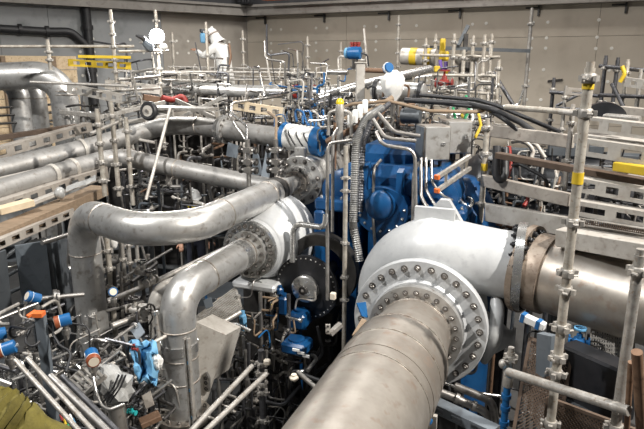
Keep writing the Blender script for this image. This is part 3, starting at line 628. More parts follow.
# ------------------------------------------------------------------ wrapped valve on the upper left pipe
a, b = W(284, 136, 6.15), W(323, 142, 5.95); dd = (b-a).normalized()
g = thing('wrapped_actuator', (a+b)/2-UP*.16, 'white wrapped actuator cylinder with bright blue end bands', 'actuator')
m = M(); m.lathe([(.13, 0), (.14, .01), (.14, (b-a).length-.02), (.13, (b-a).length)], a, dd, 28); part('wrapped_body', m, 'white_cloth', g)
m = M(); m.ring(a, dd, .138, .146, .0, .05, 28); part('blue_band', m, 'blue_plastic', g)
m = M(); m.lathe([(.145, -.10), (.15, -.09), (.15, .01), (.12, .03)], b, dd, 28); part('end_cap', m, 'blue_plastic', g)
for k in range(3): m = M(); m.tube(fillet([a+dd*(.1+.09*k)+UP*.14, a+dd*(.12+.09*k)+UP*.06-AX*.14, a+dd*(.2+.09*k)-UP*.05-AX*.14], .06), .008, 6); part('cable', m, 'black_rubber', g)
for k in range(4):
    T('blue_hose', ('leftmost', 'second', 'third', 'rightmost')[k]+' thin bright blue hose looping above the wrapped actuator', [(297+k*6, 122+k*2, 6.4), (294+k*8, 108+k*3, 6.5), (303+k*7, 112-k, 6.3), (308+k*5, 126, 6.2)], 2.2, 'blue_plastic', 'hose', 'blue hoses above the wrapped actuator', .06, 8)

# ------------------------------------------------------------------ right: scaffold, boards, beams
g = thing('scaffold', W(560, 300, 3.25), 'nearest scaffold pole standing in front of the outlet pipe with its rails', 'scaffold')
a, zb = standard(g, 590, 68, 150, 2.86, .0255, .17, 'scaffold_white', .05)
m = M(); m.tube([Vector((a.x, a.y, zb)), Vector((a.x, a.y, 0))], .0255, 14); s = part('standard', m, 'scaffold_white', g)
for z in (2.9, 2.62, 2.52, 2.3, 2.12, 2.02, 1.7, 1.62, 1.42, 1.3, 1.12, .98): inst('coupler', COUPLER, s, (a.x, a.y, z), Quaternion((0, 0, 1), z*9), .0255)
for z in (zpix(a.y, 83), zpix(a.y, 178)): m = M(); m.ring((a.x, a.y, z), UP, .025, .029, -.03, .03, 14); part('yellow_tape', m, 'yellow', g, 'strip of yellow tape')
ledger(g, (508, 372, 3.35), (629, 411, 2.75), .026, 'galvanised')
b, zb = standard(g, 640, 255, 330, 2.75, .026, .35, 'galvanised', .08)
m = M(); m.tube([Vector((b.x, b.y, zb)), Vector((b.x, b.y, 0))], .026, 14); s = part('standard', m, 'galvanised', g)
for z in (2.02, 1.9, 1.66): inst('coupler', COUPLERG, s, (b.x, b.y, z), Quaternion((0, 0, 1), z*9), .026)
b, zb = standard(g, 511, 352, 372, 3.4, .022, .2, 'galvanised', .04)
T('rusty_pipe', 'rusty brown upright pipe at the right frame edge', [(637, 352, 2.62), (642, 440, 2.85)], 11, 'rust_brown', 'pipe', None, 0)
T('rusty_pipe', 'thinner rusty pipe leaning beside the rusty upright', [(631, 362, 2.7), (626, 440, 2.95)], 6, 'rust_brown', 'pipe', None, 0)
g = thing('scaffold', W(480, 240, 4.9), 'scaffold of pale poles and boards behind the nearest pole', 'scaffold')
a, zb = standard(g, 487.5, 122, 245, 4.9, .0242, .22, 'scaffold_white', .05)
m = M(); m.tube([Vector((a.x, a.y, zb)), Vector((a.x, a.y, 0))], .0242, 10); part('standard', m, 'scaffold_white', g)
m = M(); m.ring((a.x, a.y, zpix(a.y, 167)), UP, .024, .029, -.03, .03, 12); part('yellow_tape', m, 'yellow', g)
ledger(g, (505, 107, 5.0), (600, 114.5, 4.4)); ledger(g, (560, 112, 4.6), (640, 119, 4.1), .022, 'galvanised')
standard(g, 573, 108, 200, 4.6, .02, .3, 'galvanised')
for k, (p0, p1, h, mt) in enumerate((((488, 130, 5.2), (574, 142, 4.7), 12, 'grey_board'), ((482, 180, 5.0), (570, 200, 4.45), 12, 'grey_board'), ((486, 212, 4.95), (577, 228, 4.35), 18, 'white_steel'))):
    A_, B_ = W(*p0), W(*p1); m = M(); m.beam(A_, B_, .05, h*p0[2]/FPX, UP, .006); part('toe_board', m, mt, g, smooth=False)
board('support_beam', 'dark brown steel beam crossing behind the nearest scaffold pole', (497, 155, 4.75), (656, 184, 3.95), 6, 'brown_beam', .08, 'beam')
for lb, p0, p1, h, n, fr, hf in (
    ('topmost white slotted beam at the right edge', (578, 123, 4.1), (656, 133, 3.7), 14, 3, .5, .55),
    ('second white slotted beam from the top at right', (577, 146, 4.05), (656, 158, 3.65), 17, 2, .5, .45),
    ('white slotted beam just under the brown beam', (573, 184, 4.0), (656, 199, 3.6), 14, 3, .45, .5),
    ('pale slotted beam with long openings above the white plank', (570, 207, 3.95), (656, 222, 3.55), 15, 2, .6, .4)):
    sbeam('scaffold_beam', lb, p0, p1, h, n, 'white_steel', .10, fr, hf)
board('scaffold_plank', 'wide white plank lying above the outlet pipe', (567, 234, 4.0), (656, 249, 3.55), 17, 'white_steel', .3, 'plank')
for k in range(2): board('scaffold_plank', ('upper', 'lower')[k]+' dim pale plank behind the white slotted beams', (580, 137+k*34, 4.5), (660, 147+k*36, 4.1), 10, 'white_steel', .22, 'plank', 'dim planks behind the white beams')
g = thing('grating_strip', W(600, 225, 3.9), 'dark grating strip along the top of the white plank', 'grating')
A_, B_ = W(574, 217, 3.93), W(656, 230.5, 3.52)
for z in (0, -.035): m = M(); m.beam(A_+UP*z, B_+UP*z, .03, .005); part('edge_bar', m, 'galvanised', g, smooth=False)
m = M()
for k in range(40): m.box(A_.lerp(B_, (k+.5)/40)-UP*.017, (.006, .028, .03), B_-A_, AX, UP)
part('cross_bars', m, 'brown_beam', g, kind='stuff', smooth=False)
g = thing('yellow_box', W(632, 172, 3.75), 'yellow box with a white label on the right hand beams', 'box')
A_, B_ = W(616, 166, 3.85), W(656, 172, 3.62); m = M(); m.beam(A_, B_, .08, .06, UP, .006); part('body', m, 'yellow', g)
m = M(); c = A_.lerp(B_, .36)-AX*.042; m.box(c, (.075, .006, .035), B_-A_, AX, UP); part('label', m, 'helmet_white', g, smooth=False)
# black dome lid
c = W(604, 117, 4.35)
g = thing('cable_drum', c-UP*.02, 'black half round cover on the tube at right', 'cover')
m = M(); m.prism([(.15*math.cos(math.pi*k/14), .11*math.sin(math.pi*k/14)) for k in range(15)], c, BX, UP, .12); part('cover_shell', m, 'black_paint', g)
m = M(); m.box(c-UP*.008, (.34, .16, .016), BX, AX, UP); part('rim', m, 'dark_grey', g, smooth=False)
# far right scaffold
g = thing('scaffold', W(600, 120, 7.6), 'dim scaffold against the wall at far right', 'scaffold')
for px, a_, b_, d, mt in ((554, 80, 135, 7.6, 'dark_tube'), (566, 88, 135, 7.4, 'galvanised'), (606, 58, 120, 7.0, 'dark_tube'), (628, 62, 120, 6.6, 'scaffold_white'), (618, 60, 120, 7.0, 'dark_tube'), (641, 72, 120, 6.4, 'galvanised')): standard(g, px, a_, b_, d, step=.4, mt=mt)
for p0, p1 in (((550, 92, 7.6), (600, 96, 7.2)), ((556, 108, 7.5), (640, 114, 6.6)), ((600, 66, 7.1), (650, 71, 6.4)), ((600, 95, 7), (650, 97, 6.3))): ledger(g, p0, p1, .024, 'dark_tube')
ledger(g, (556, 106, 7.5), (592, 88, 7.3), .02, 'dark_tube', 'brace'); ledger(g, (625, 110, 6.6), (612, 84, 6.8), .024, 'dark_tube', 'brace')
sbeam('scaffold_beam', 'dim slotted beam left of the nearest pole top', (566, 91, 7.2), (590, 93, 7.0), 7, 1, 'grey_board', .05, .5, .4)
sbeam('scaffold_beam', 'white beam with an opening at the upper right edge', (625, 82, 6.3), (656, 86, 6.0), 9, 2, 'white_steel', .05, .4, .4)
board('scaffold_plank', 'pale plank at the upper right under the dim scaffold', (622, 110, 6.0), (656, 114, 5.7), 8, 'grey_board', .1, 'plank')
T('sling', 'yellow lifting sling hanging on the far right scaffold', [(622, 66, 6.6), (625, 74, 6.6), (620, 82, 6.65)], 4, 'yellow', 'sling', None, .05)

# tall pole against the right wall, rail and brace
g = thing('scaffold', W(528, 110, 8.4), 'tall thin pole with grey rail and brace before the right wall', 'scaffold')
standard(g, 532, 10, 112, 8.6, .028, .9, 'galvanised', .2)
m = M(); m.beam(W(430, 47.5, 8.6), W(530, 51, 8.5), .06, .05); part('rail', m, 'dark_grey', g, smooth=False)
ledger(g, (493, 72, 8.2), (514, 106, 8.0), .028, 'dark_tube', 'brace')
m = M(); m.beam(W(458, 46, 8.5), W(468, 26, 8.6), .05, .05, AX); part('brace', m, 'dark_grey', g, smooth=False)
m = M(); m.box(W(465.5, 43, 8.55), (.06, .06, .26)); part('stub_post', m, 'dark_iron', g, smooth=False)
# pole cluster back centre right
g = thing('scaffold', W(462, 130, 7.4), 'cluster of pale poles rising behind the grey junction box', 'scaffold')
for px, a_, b_, d in ((426, 40, 110, 8.2), (436, 36, 110, 8.4), (454.5, 36, 128, 7.8), (464, 52, 128, 7.6), (473.5, 38, 128, 7.9), (485, 37, 130, 7.5), (492, 36, 120, 7.8), (499, 62, 112, 7.2)): standard(g, px, a_, b_, d, .026, .2, 'scaffold_white', .08)
for p0, p1 in (((420, 55, 8), (500, 57, 7.8)), ((420, 75, 7.8), (500, 76, 7.4)), ((425, 90, 7.6), (495, 94, 7.2))): ledger(g, p0, p1, .02)
g = thing('banded_cylinder', W(418, 62, 8.4), 'white cylinder with yellow bands beside the thin back pole', 'cylinder')
A_, B_ = W(401, 56, 8.6), W(436, 57.5, 8.4); dd = (B_-A_).normalized(); L = (B_-A_).length
m = M(); m.lathe([(.10, 0), (.12, .02), (.12, L)], A_, dd, 24); part('shell', m, 'white_steel', g)
for k in (.38, .78): m = M(); m.ring(A_+dd*L*k, dd, .119, .125, -.05, .05, 24); part('yellow_band', m, 'yellow', g)
g = thing('yellow_bracket', W(442, 70, 7.9), 'yellow lifting hoist with purple sling among the back poles', 'hoist')
m = M(); m.box(W(442.5, 48, 8.1), (.07, .07, .25), bev=.01); part('hoist_body', m, 'yellow', g)
m = M(); m.box(W(444, 56, 8.1), (.13, .09, .13), bev=.02); part('hoist_body', m, 'yellow', g)
m = M(); m.tube(fillet([W(440, 60, 8), W(441, 68, 8), W(446, 70, 8), W(446, 62, 8)], .04), .025, 8); part('sling', m, 'purple', g)
m = M(); m.box(W(437, 69, 8.0), (.08, .06, .08), bev=.01); part('yellow_clip', m, 'yellow', g)
m = M(); m.box(W(446.5, 73, 8.0), (.07, .06, .08), bev=.01); part('yellow_clip', m, 'yellow', g)
g = thing('trumpet_pipe', W(462, 60, 8.2), 'white flared duct with a grey top hanging under the grey rail', 'duct')
m = M(); m.lathe([(.26, 0), (.24, .04), (.10, .16), (.08, .4)], W(466, 54, 8.3), -UP, 20); part('flare', m, 'white_steel', g)
m = M(); m.lathe([(.09, 0), (.09, .3)], W(466, 58, 8.25), -UP, 14); part('stem', m, 'dark_iron', g)
valve('red_valve', 'red valve with handwheel among the back poles', (444, 83, 7.2), .05, BX, 'red', None, 'red')

# ------------------------------------------------------------------ lower right: grating, tank, trays
def mesh_panel(label, c0, eu, ev, lu, lv, nu, nv, mt, w=.012):
    g = thing('mesh_guard', c0, label, 'grating')
    m = M(); nrm = eu.cross(ev).normalized()
    for k in range(-nv, nu+1):
        for sgn in (1, -1):
            # diagonal strands clipped to the rectangle
            x0 = lu*k/nu; pts = []
            for t in range(0, 21):
                u_ = x0+(lv*t/20)*.9; v_ = lv*t/20
                uu = u_ if sgn > 0 else lu-u_
                if 0 <= uu <= lu: pts.append(c0+eu*uu+ev*v_)
            if len(pts) > 1: m.beam(pts[0], pts[-1], w*.5, w*.35, nrm)
    part('expanded_mesh', m, mt, g, kind='stuff', smooth=False)
    for a_, b_ in ((c0, c0+eu*lu), (c0+ev*lv, c0+eu*lu+ev*lv), (c0, c0+ev*lv), (c0+eu*lu, c0+eu*lu+ev*lv)):
        m = M(); m.beam(a_, b_, .02, .02, nrm); part('edge_frame', m, mt, g, smooth=False)
    return g
c = W(530, 338, 3.75); e1 = (W(566, 352, 3.65)-c); e1.normalize(); e2 = (W(512, 440, 3.7)-c).normalized()
mesh_panel('brown expanded metal panel left of the nearest pole', c, e1, e2, .26, .62, 13, 16, 'brown_beam')
c = W(548, 398, 3.45); e1 = (W(640, 432, 3.1)-c).normalized(); mesh_panel('brown expanded metal panel below the black tank', c, e1, -UP, .66, .42, 28, 16, 'brown_beam')
c = W(590, 370, 3.55)
g = thing('tank', Vector((c.x, c.y, 0)), 'matt black box shaped tank below the outlet pipe', 'tank')
e1 = (W(622, 366, 3.3)-W(556, 338, 3.7)); L = e1.length; e1.normalize(); e2 = UP.cross(e1).normalized()
c = (W(622, 382, 3.3)+W(556, 356, 3.7))/2+e2*.09-UP*.06
m = M(); m.box(c-UP*.05, (L, .16, .36), e1, e2, UP, .015); part('body', m, 'black_paint', g)
m = M(); m.box(c-UP*.22-e2*.09, (L*1.02, .03, .03), e1, e2, UP); part('bottom_rail', m, 'dark_grey', g, smooth=False)
m = M(); m.box(Vector((c.x, c.y, (c.z-.24)/2)), (.5, .12, c.z-.24), e1, e2, UP); part('stand', m, 'dark_iron', g, smooth=False)
m = M(); P = [(-.05, .14), (.06, .16), (.07, -.06), (.03, -.13), (-.03, -.12)]
m.prism(P, W(544, 356, 3.6), e1, UP, .05); solo('end_shield', m, 'slate_panel', 'grey rounded end shield beside the black tank', 'shield', smooth=False)
for k, (px, py) in enumerate(((602, 343), (622, 349))):
    g = thing('perforated_tray', W(px, py+10, 3.9), ('left' if k == 0 else 'right')+' of the two white perforated trays above the black tank', 'tray')
    c = W(px, py+4, 3.85); m = M()
    n1, n2 = 9, 8; su, sv = .135, .22
    for i in range(n1+1): m.box(c+BX*su*(i/n1-.5), (.006, sv, .006), BX, AX*.7+UP*.7, UP)
    for i in range(n2+1): m.box(c+(AX*.7+UP*.7)*sv*(i/n2-.5), (su, .008, .006), BX, AX*.7+UP*.7, UP)
    part('perforated_plate', m, 'white_steel', g, kind='stuff', smooth=False)
    for q in (-1, 1): m = M(); m.box(c+BX*su*.52*q, (.008, sv, .03), BX, AX*.7+UP*.7, UP); part('side_rim', m, 'white_steel', g, smooth=False)
plate('metal_sheet', 'small white panel under the outlet pipe by the blue connector', [(573, 325, 4.0), (586, 330, 3.95), (584, 345, 4.0), (572, 340, 4.05)], .01, 'white_steel')
valve('blue_connector', 'blue connector under the outlet pipe', (579, 341, 3.8), .03, BX, 'blue_plastic', None, 'light_blue', 'connector')
g = thing('tagged_bracket', W(531, 325, 3.8), 'white bracket with blue tape below the outlet flange', 'bracket')
A_, B_ = W(521, 316, 3.75), W(545, 327, 3.65); m = M(); m.beam(A_, B_, .05, .05, UP, .005); part('body', m, 'helmet_white', g)
for k in (.12, .75): m = M(); m.beam(A_.lerp(B_, k-.08), A_.lerp(B_, k+.08), .056, .056, UP); part('blue_tape', m, 'blue_plastic', g, smooth=False)
p = W(508, 378, 3.45)
g = thing('wrapped_post', Vector((p.x, p.y, 0)), 'blue wrapped post with clamps beside the brown grating', 'post')
m = M(); m.tube([Vector((p.x, p.y, 0)), Vector((p.x, p.y, p.z-.05)), p], [.02, .021, .018], 12); part('post', m, 'blue_plastic', g)
m = M(); m.lathe([(.02, -.06), (.03, -.05), (.03, .03), (.02, .05)], p, UP, 12); part('grey_cap', m, 'galvanised', g)
for z in (.12, .2, .3): m = M(); m.ring((p.x, p.y, p.z-z), UP, .02, .029, -.014, .014, 12); part('clamp', m, 'blue_plastic', g)
m = M(); m.ball(W(503, 364, 3.4), (.026, .026, .03), 10, 7); part('knob', m, 'galvanised', g)
m = M(); m.ball(W(510, 373, 3.38), (.03, .03, .03), 10, 7); part('knob', m, 'light_blue', g)
for k, (pts, lb) in enumerate((([(425, 386, 4.0), (455, 398, 3.95), (487, 412, 3.9), (490, 440, 3.95)], 'lower dark pipe bending down beneath the silver casing'), ([(455, 386, 4.05), (492, 401, 3.95), (496, 425, 4.0)], 'upper dark pipe bending down beneath the silver casing'), ([(430, 378, 4.2), (470, 392, 4.1), (500, 396, 4.1)], 'thin curved pipe touching the bottom bolts of the silver casing'))):
    T('drain_pipe', lb, pts, (8, 8, 3)[k], 'tube_steel' if k < 2 else 'bright_steel', 'pipe', None, .08, 14)
for k in range(2):
    p = ((457, 398.5, 3.93), (474, 406, 3.9))[k]; m = M(); m.ring(W(*p), W(487, 412, 3.9)-W(455, 398, 3.95), .024, .036, -.012, .012, 14); solo('pipe_collar', m, 'tube_steel', ('first' if k == 0 else 'second')+' collar on the lower dark pipe beneath the silver casing', 'collar')
sbeam('cable_tray', 'grey slotted tray in the bottom right corner of the inlet pipe', (425, 404, 3.55), (492, 436, 3.2), 10, 3, 'slate_panel', .08, .5, .5, 'cable tray')
g = thing('push_button_station', W(428, 425, 3.3), 'round blue push button on a white plate beside the inlet pipe', 'button')
m = M(); m.lathe([(.028, 0), (.03, .012), (.022, .02)], W(427, 420, 3.3), Vector((0, -1, .3)), 18); part('cap', m, 'blue_plastic', g)
m = M(); m.box(W(429, 421, 3.36), (.09, .03, .09), BX, AX, UP); part('plate', m, 'white_steel', g, smooth=False)

# ------------------------------------------------------------------ centre: hoses, tubes, boxes above the gearbox
P = fillet([W(382, 108, 5.0), W(366, 118, 4.85), W(356, 142, 4.75), W(353, 225, 4.78), W(360, 262, 4.8)], .25, 10)
D = []
for i in range(len(P)-1):
    k = max(2, int((P[i+1]-P[i]).length/.009))
    D += [P[i].lerp(P[i+1], j/k) for j in range(k)]
m = M(); m.tube(D, [.036 if i % 2 else .030 for i in range(len(D))], 14); solo('corrugated_hose', m, 'hose_grey', 'ribbed grey corrugated hose curving down in front of the blue gearbox', 'hose')
P = [p+Vector((.02, .05, .0)) for p in fillet([W(388, 104, 5.05), W(372, 116, 4.95), W(361, 142, 4.9), W(358, 215, 4.9)], .25, 8)]
D = []
for i in range(len(P)-1):
    k = max(2, int((P[i+1]-P[i]).length/.012)); D += [P[i].lerp(P[i+1], j/k) for j in range(k)]
m = M(); m.tube(D, [.027 if i % 2 else .022 for i in range(len(D))], 12); solo('corrugated_hose', m, 'dark_tube', 'thinner dark corrugated hose behind the ribbed grey one', 'hose')
for lb, pts, w, mt in (
    ('long upright steel tube left of the slim pole', [(352, 140, 4.7), (330, 143, 4.75), (327.5, 150, 4.75), (327.5, 300, 4.85)], 4, 'tube_steel'),
    ('upright steel tube just behind the long one left of the slim pole', [(338, 128, 4.9), (333, 136, 4.9), (332.5, 232, 4.95)], 3.5, 'tube_steel'),
    ('silver angled tube below the drum stage beside the black disc', [(326, 214, 4.75), (325, 228, 4.75), (293, 223, 4.9), (292.5, 262, 4.95)], 6, 'bright_steel'),
    ('upper bent tube sweeping over the gearbox to the grey boxes', [(378, 113, 4.75), (394, 132, 4.7), (420, 136, 4.7)], 4, 'tube_steel'),
    ('middle bent tube sweeping over the gearbox to the grey boxes', [(373, 119, 4.7), (385, 138, 4.65), (416, 141, 4.65)], 4, 'tube_steel'),
    ('lower bent tube turning straight down the gearbox front', [(376, 132, 4.65), (382, 145, 4.6), (415, 150, 4.6), (416, 215, 4.65)], 3.8, 'tube_steel'),
    ('first thin tube under the grey boxes curving toward the casing', [(421, 158, 4.7), (421, 196, 4.65), (429, 212, 4.55)], 3.4, 'tube_steel'),
    ('second thin tube under the grey boxes curving toward the casing', [(426, 158, 4.75), (426, 190, 4.7), (436, 207, 4.6)], 3, 'tube_steel'),
    ('third thin tube under the grey boxes curving toward the casing', [(431, 160, 4.8), (432, 182, 4.75), (442, 196, 4.7), (452, 200, 4.8)], 3, 'bright_steel'),
    ('tan hose draped across the top of the clutter', [(330, 112, 5.6), (352, 104, 5.5), (388, 101, 5.4), (430, 111, 5.3), (480, 112, 5.2), (488, 108, 5.3)], 3.4, 'wood'),
    ('thick brown pipe climbing to the corrugated hoses', [(327, 142, 5.3), (352, 130, 5.2), (376, 118, 5.1), (384, 108, 5.2)], 7, 'rust_brown'),
    ('brown sheathed pipe behind the thick brown pipe', [(335, 122, 5.6), (356, 116, 5.5), (374, 110, 5.5), (392, 98, 5.6)], 6, 'wood'),
    ('steel pipe with open end below the blue motor', [(328, 72, 6.9), (348, 72.5, 6.8)], 5.5, 'tube_steel'),
    ('brown pipe crossing behind the light grey post', [(362, 70, 6.8), (388, 71, 6.7), (388, 80, 6.7)], 5, 'rust_brown'),
    ('long sloping silver pipe behind the light grey post', [(318, 98, 6.9), (360, 85, 7.1), (430, 69, 7.6)], 9, 'bright_steel'),
    ('dark pipe under the long sloping silver pipe', [(318, 103, 6.7), (352, 95, 6.8)], 5, 'dark_tube'),
    ('uppermost black cable of the bundle at the right of the boxes', [(420, 95, 5.6), (478, 100, 5.3), (498, 106, 5.2), (560, 132, 4.9)], 4, 'black_rubber'),
    ('thick black cable of the bundle at the right of the boxes', [(405, 100, 5.6), (470, 104, 5.3), (492, 109, 5.1), (520, 122, 5.0), (545, 140, 4.9)], 5.5, 'black_rubber'),
    ('lowest black cable of the bundle at the right of the boxes', [(430, 102, 5.5), (486, 108, 5.2), (505, 120, 5.0), (530, 140, 5.0)], 4, 'black_rubber'),
    ('black hose hanging in a loop beside the pale pole', [(497, 146, 4.8), (496, 176, 4.8), (500, 181, 4.8), (505, 176, 4.8), (505, 148, 4.85)], 8, 'black_rubber'),
    ('dull red hose hanging between the scaffold boards', [(509, 146, 4.95), (511, 166, 4.95), (507, 178, 4.9)], 4, 'red'),
    ('second dull red hose under the lower board', [(517, 188, 4.9), (530, 196, 4.85), (524, 206, 4.8)], 4, 'red'),
    ('white curved hose behind the upper grey board', [(512, 142, 5.2), (524, 140, 5.1), (534, 150, 5.1), (531, 160, 5.1)], 4, 'white_steel'),
    ('second white curved hose behind the upper grey board', [(522, 142, 5.25), (536, 144, 5.15), (545, 158, 5.1)], 4, 'white_steel'),
    ('black curved cable under the brown beam', [(500, 168, 5.0), (520, 164, 4.9), (546, 178, 4.8), (548, 190, 4.8)], 3.4, 'black_rubber'),
    ('thin upright tube rising at the left of the drum stage', [(246, 165, 5.6), (247, 126, 5.8), (230, 112, 6.2)], 3, 'bright_steel'),
    ('brown upright tube by the wrapped actuator', [(276, 160, 5.6), (276, 118, 5.9), (268, 112, 6.2)], 3, 'wood'),
    ('thin arched cable falling from the slim back pipe', [(297, 92, 8.4), (268, 98, 7.6), (232, 103, 7.2), (231, 118, 7.0), (246, 140, 6.0)], 2.4, 'tube_steel')):
    T('process_tube' if mt not in ('black_rubber', 'red', 'white_steel') else 'hose', lb, pts, w, mt, 'tube' if mt not in ('black_rubber', 'red', 'white_steel') else 'hose', None, .09, 10)
p = W(346, 146, 4.55)
g = thing('slim_pole', Vector((p.x, p.y, 0)), 'slim pale pole standing in front of the blue gearbox', 'pole')
m = M(); m.tube([p, Vector((p.x, p.y, 0))], .0185, 12); s = part('tube', m, 'scaffold_white', g)
for y in (178, 191, 243, 277, 300): inst('coupler', COUPLER, s, (p.x, p.y, zpix(p.y, y)), Quaternion((0, 0, 1), y), .0175)
for lb, c, mt in (('left stainless junction box with a dark front', W(433, 142, 4.95), 'slate_panel'), ('right stainless junction box behind the first', W(455, 136, 5.2), 'tube_steel')):
    g = thing('junction_box', c-UP*.14, lb, 'box'); e1 = (BX*.85+AX*.5).normalized(); e2 = UP.cross(e1)
    m = M(); m.box(c, (.23, .22, .29), e1, e2, UP, .008); b = part('body', m, 'steel_oxide', g)
    m = M(); m.box(c-e2*.115, (.21, .014, .27), e1, e2, UP, .003); dr = part('door', m, 'steel', g)
    m = M(); m.box(c-e2*.128+e1*.05, (.03, .02, .02), e1, e2, UP); part('latch', m, 'bright_steel', dr, smooth=False)
    m = M(); m.box(c-e1*.118, (.012, .2, .27), e1, e2, UP, .003); part('side_plate', m, mt, g)
    for k in range(3): m = M(); m.tube([c-UP*.145+e1*(-.07+.07*k), c-UP*.21+e1*(-.07+.07*k)], .016, 8); part('cable_gland', m, 'dark_iron', g)
    m = M(); m.box(c+e2*.06+UP*(-.14-(c.z-.14)/2), (.05, .05, c.z-.14), e1, e2, UP); part('post', m, 'dark_iron', g, smooth=False)
g = thing('bracket_frame', W(455, 180, 4.7), 'steel bracket frame with two orange ended rails below the junction boxes', 'bracket')
for a, b in (((438, 176.5, 4.6), (470, 156, 4.9)), ((438, 190, 4.6), (470, 168, 4.9))):
    A_, B_ = W(*a), W(*b); m = M(); m.beam(A_, B_, .03, .03); r = part('rail', m, 'galvanised', g, smooth=False)
    dd = (A_-B_).normalized(); m = M(); m.beam(A_+dd*.002, A_+dd*.025, .042, .034); part('end_cap', m, 'orange', r, 'orange plastic end cap', smooth=False)
for k in (.25, .75):
    A_ = W(438, 176.5, 4.6).lerp(W(470, 156, 4.9), k); m = M(); m.beam(A_, A_-UP*.11, .02, .02, AX); part('strut', m, 'galvanised', g, smooth=False)
# light grey post, banded drum, blue motor with red caps
p = W(360.5, 63, 6.5); g = thing('support_post', Vector((p.x, p.y, 0)), 'light grey square post beside the blue motor', 'post')
m = M(); m.box((p.x, p.y, p.z/2), (.10, .10, p.z), bev=.008); part('column', m, 'white_steel', g); m = M(); m.box((p.x, p.y, p.z+.005), (.13, .13, .012)); part('cap_plate', m, 'white_steel', g, smooth=False)
A_, B_ = W(374, 90, 6.4), W(424, 93, 6.2); dd = (B_-A_).normalized(); L = (B_-A_).length
g = thing('horizontal_vessel', (A_+B_)/2-UP*.12, 'grey horizontal vessel with black end rings behind the hoses', 'vessel')
m = M(); m.lathe([(.06, -.03), (.10, 0), (.105, .02), (.105, L-.02), (.10, L), (.06, L+.03)], A_, dd, 24); part('shell', m, 'steel', g)
for k in (.06, .94): m = M(); m.ring(A_+dd*L*k, dd, .1, .125, -.02, .02, 24); part('end_ring', m, 'black_rubber', g)
p = W(355, 53, 7.2); g = thing('blue_motor', p-UP*.1, 'bright blue valve motor with three red caps on top', 'motor')
m = M(); m.lathe([(.05, -.09), (.075, -.08), (.08, 0), (.075, .07), (.05, .08)], p, BX, 18); part('body', m, 'blue_plastic', g)
m = M(); m.lathe([(.055, -.13), (.065, -.12), (.065, -.09)], p, BX, 16); part('end_cover', m, 'light_blue', g)
for k in (-1, 0, 1): m = M(); m.lathe([(.022, .06), (.022, .10), (.026, .10), (.026, .13)], p+BX*.045*k, UP, 10); part('red_cap', m, 'red', g)
m = M(); m.lathe([(.04, .07), (.035, .16), (.06, .16), (.06, .19)], p, -UP, 12); part('stem', m, 'dark_iron', g)
m = M(); m.tube(fillet([p+BX*.08, p+BX*.16-UP*.02, p+BX*.18-UP*.16], .05), .01, 8); part('cable', m, 'black_rubber', g)
A_ = W(411, 116, 5.6); m = M(); m.lathe([(.05, -.10), (.07, -.09), (.07, .09), (.05, .10)], A_, BX, 18); m.box(A_+UP*.05, (.14, .12, .05), BX, AX, UP, .01); solo('pump_head', m, 'dark_grey', 'dark grey pump head between the hoses and junction boxes', 'pump')
for k in range(4):
    p = W(350+k*5, 128-k*5, 5.25); m = M(); m.lathe([(.022, 0), (.026, .01), (.026, .11), (.018, .12)], p, UP, 12)
    solo('white_canister', m, 'helmet_white', ('first', 'second', 'third', 'fourth')[k]+' small white upright canister from left beside the thick brown pipe', 'canister', 'white canisters by the brown pipe')
for k, (px, py) in enumerate(((453, 122), (462, 128), (470, 118), (478, 126), (466, 110))):
    T('cable_tie', ('green', 'yellow', 'white', 'yellow striped', 'green upper')[k]+' cable hanging beside the pale pole cluster', [(px, py-14, 5.6), (px+3, py, 5.5), (px-3, py+12, 5.5)], 3, ('green', 'yellow', 'helmet_white', 'yellow', 'green')[k], 'cable', None, .05, 8)
# grey gusset plates by the drum stage, valve trees
for lb, pts in (('left grey gusset plate behind the drum stage', [(253, 148, 6.1), (258, 155, 6.05), (262, 174, 6.0), (252, 178, 6.1)]), ('right pointed grey gusset plate behind the drum stage', [(267, 144, 6.05), (270, 150, 6.0), (268, 182, 5.95), (261, 176, 6.0)]), ('small grey gusset plate above the lower left pipe', [(228, 142, 6.3), (240, 146, 6.2), (236, 158, 6.2), (226, 156, 6.3)])):
    plate('gusset_plate', lb, pts, .015, 'slate_panel', 'plate')
for px in (248, 276):
    p = W(px, 150, 5.45); g = thing('valve_tree', Vector((p.x, p.y, zpix(p.y, 192))), ('left' if px < 260 else 'right')+' stem of stacked cross valves before the gusset plates', 'valve')
    m = M(); m.tube([p+UP*.1, Vector((p.x, p.y, zpix(p.y, 192)))], .022, 10); part('stem', m, 'tube_steel', g)
    for z in (0, -.11, -.19):
        m = M(); c = p+UP*z; m.tube([c-BX*.09, c+BX*.09], .018, 8); m.box(c, (.07, .07, .05), BX, AX, UP); v_ = part('cross_valve', m, 'tube_steel', g)
        for q in (-1, 1): m = M(); m.ring(c+BX*.08*q, BX, .016, .036, -.01, .01, 12); part('flange', m, 'dark_iron', v_)

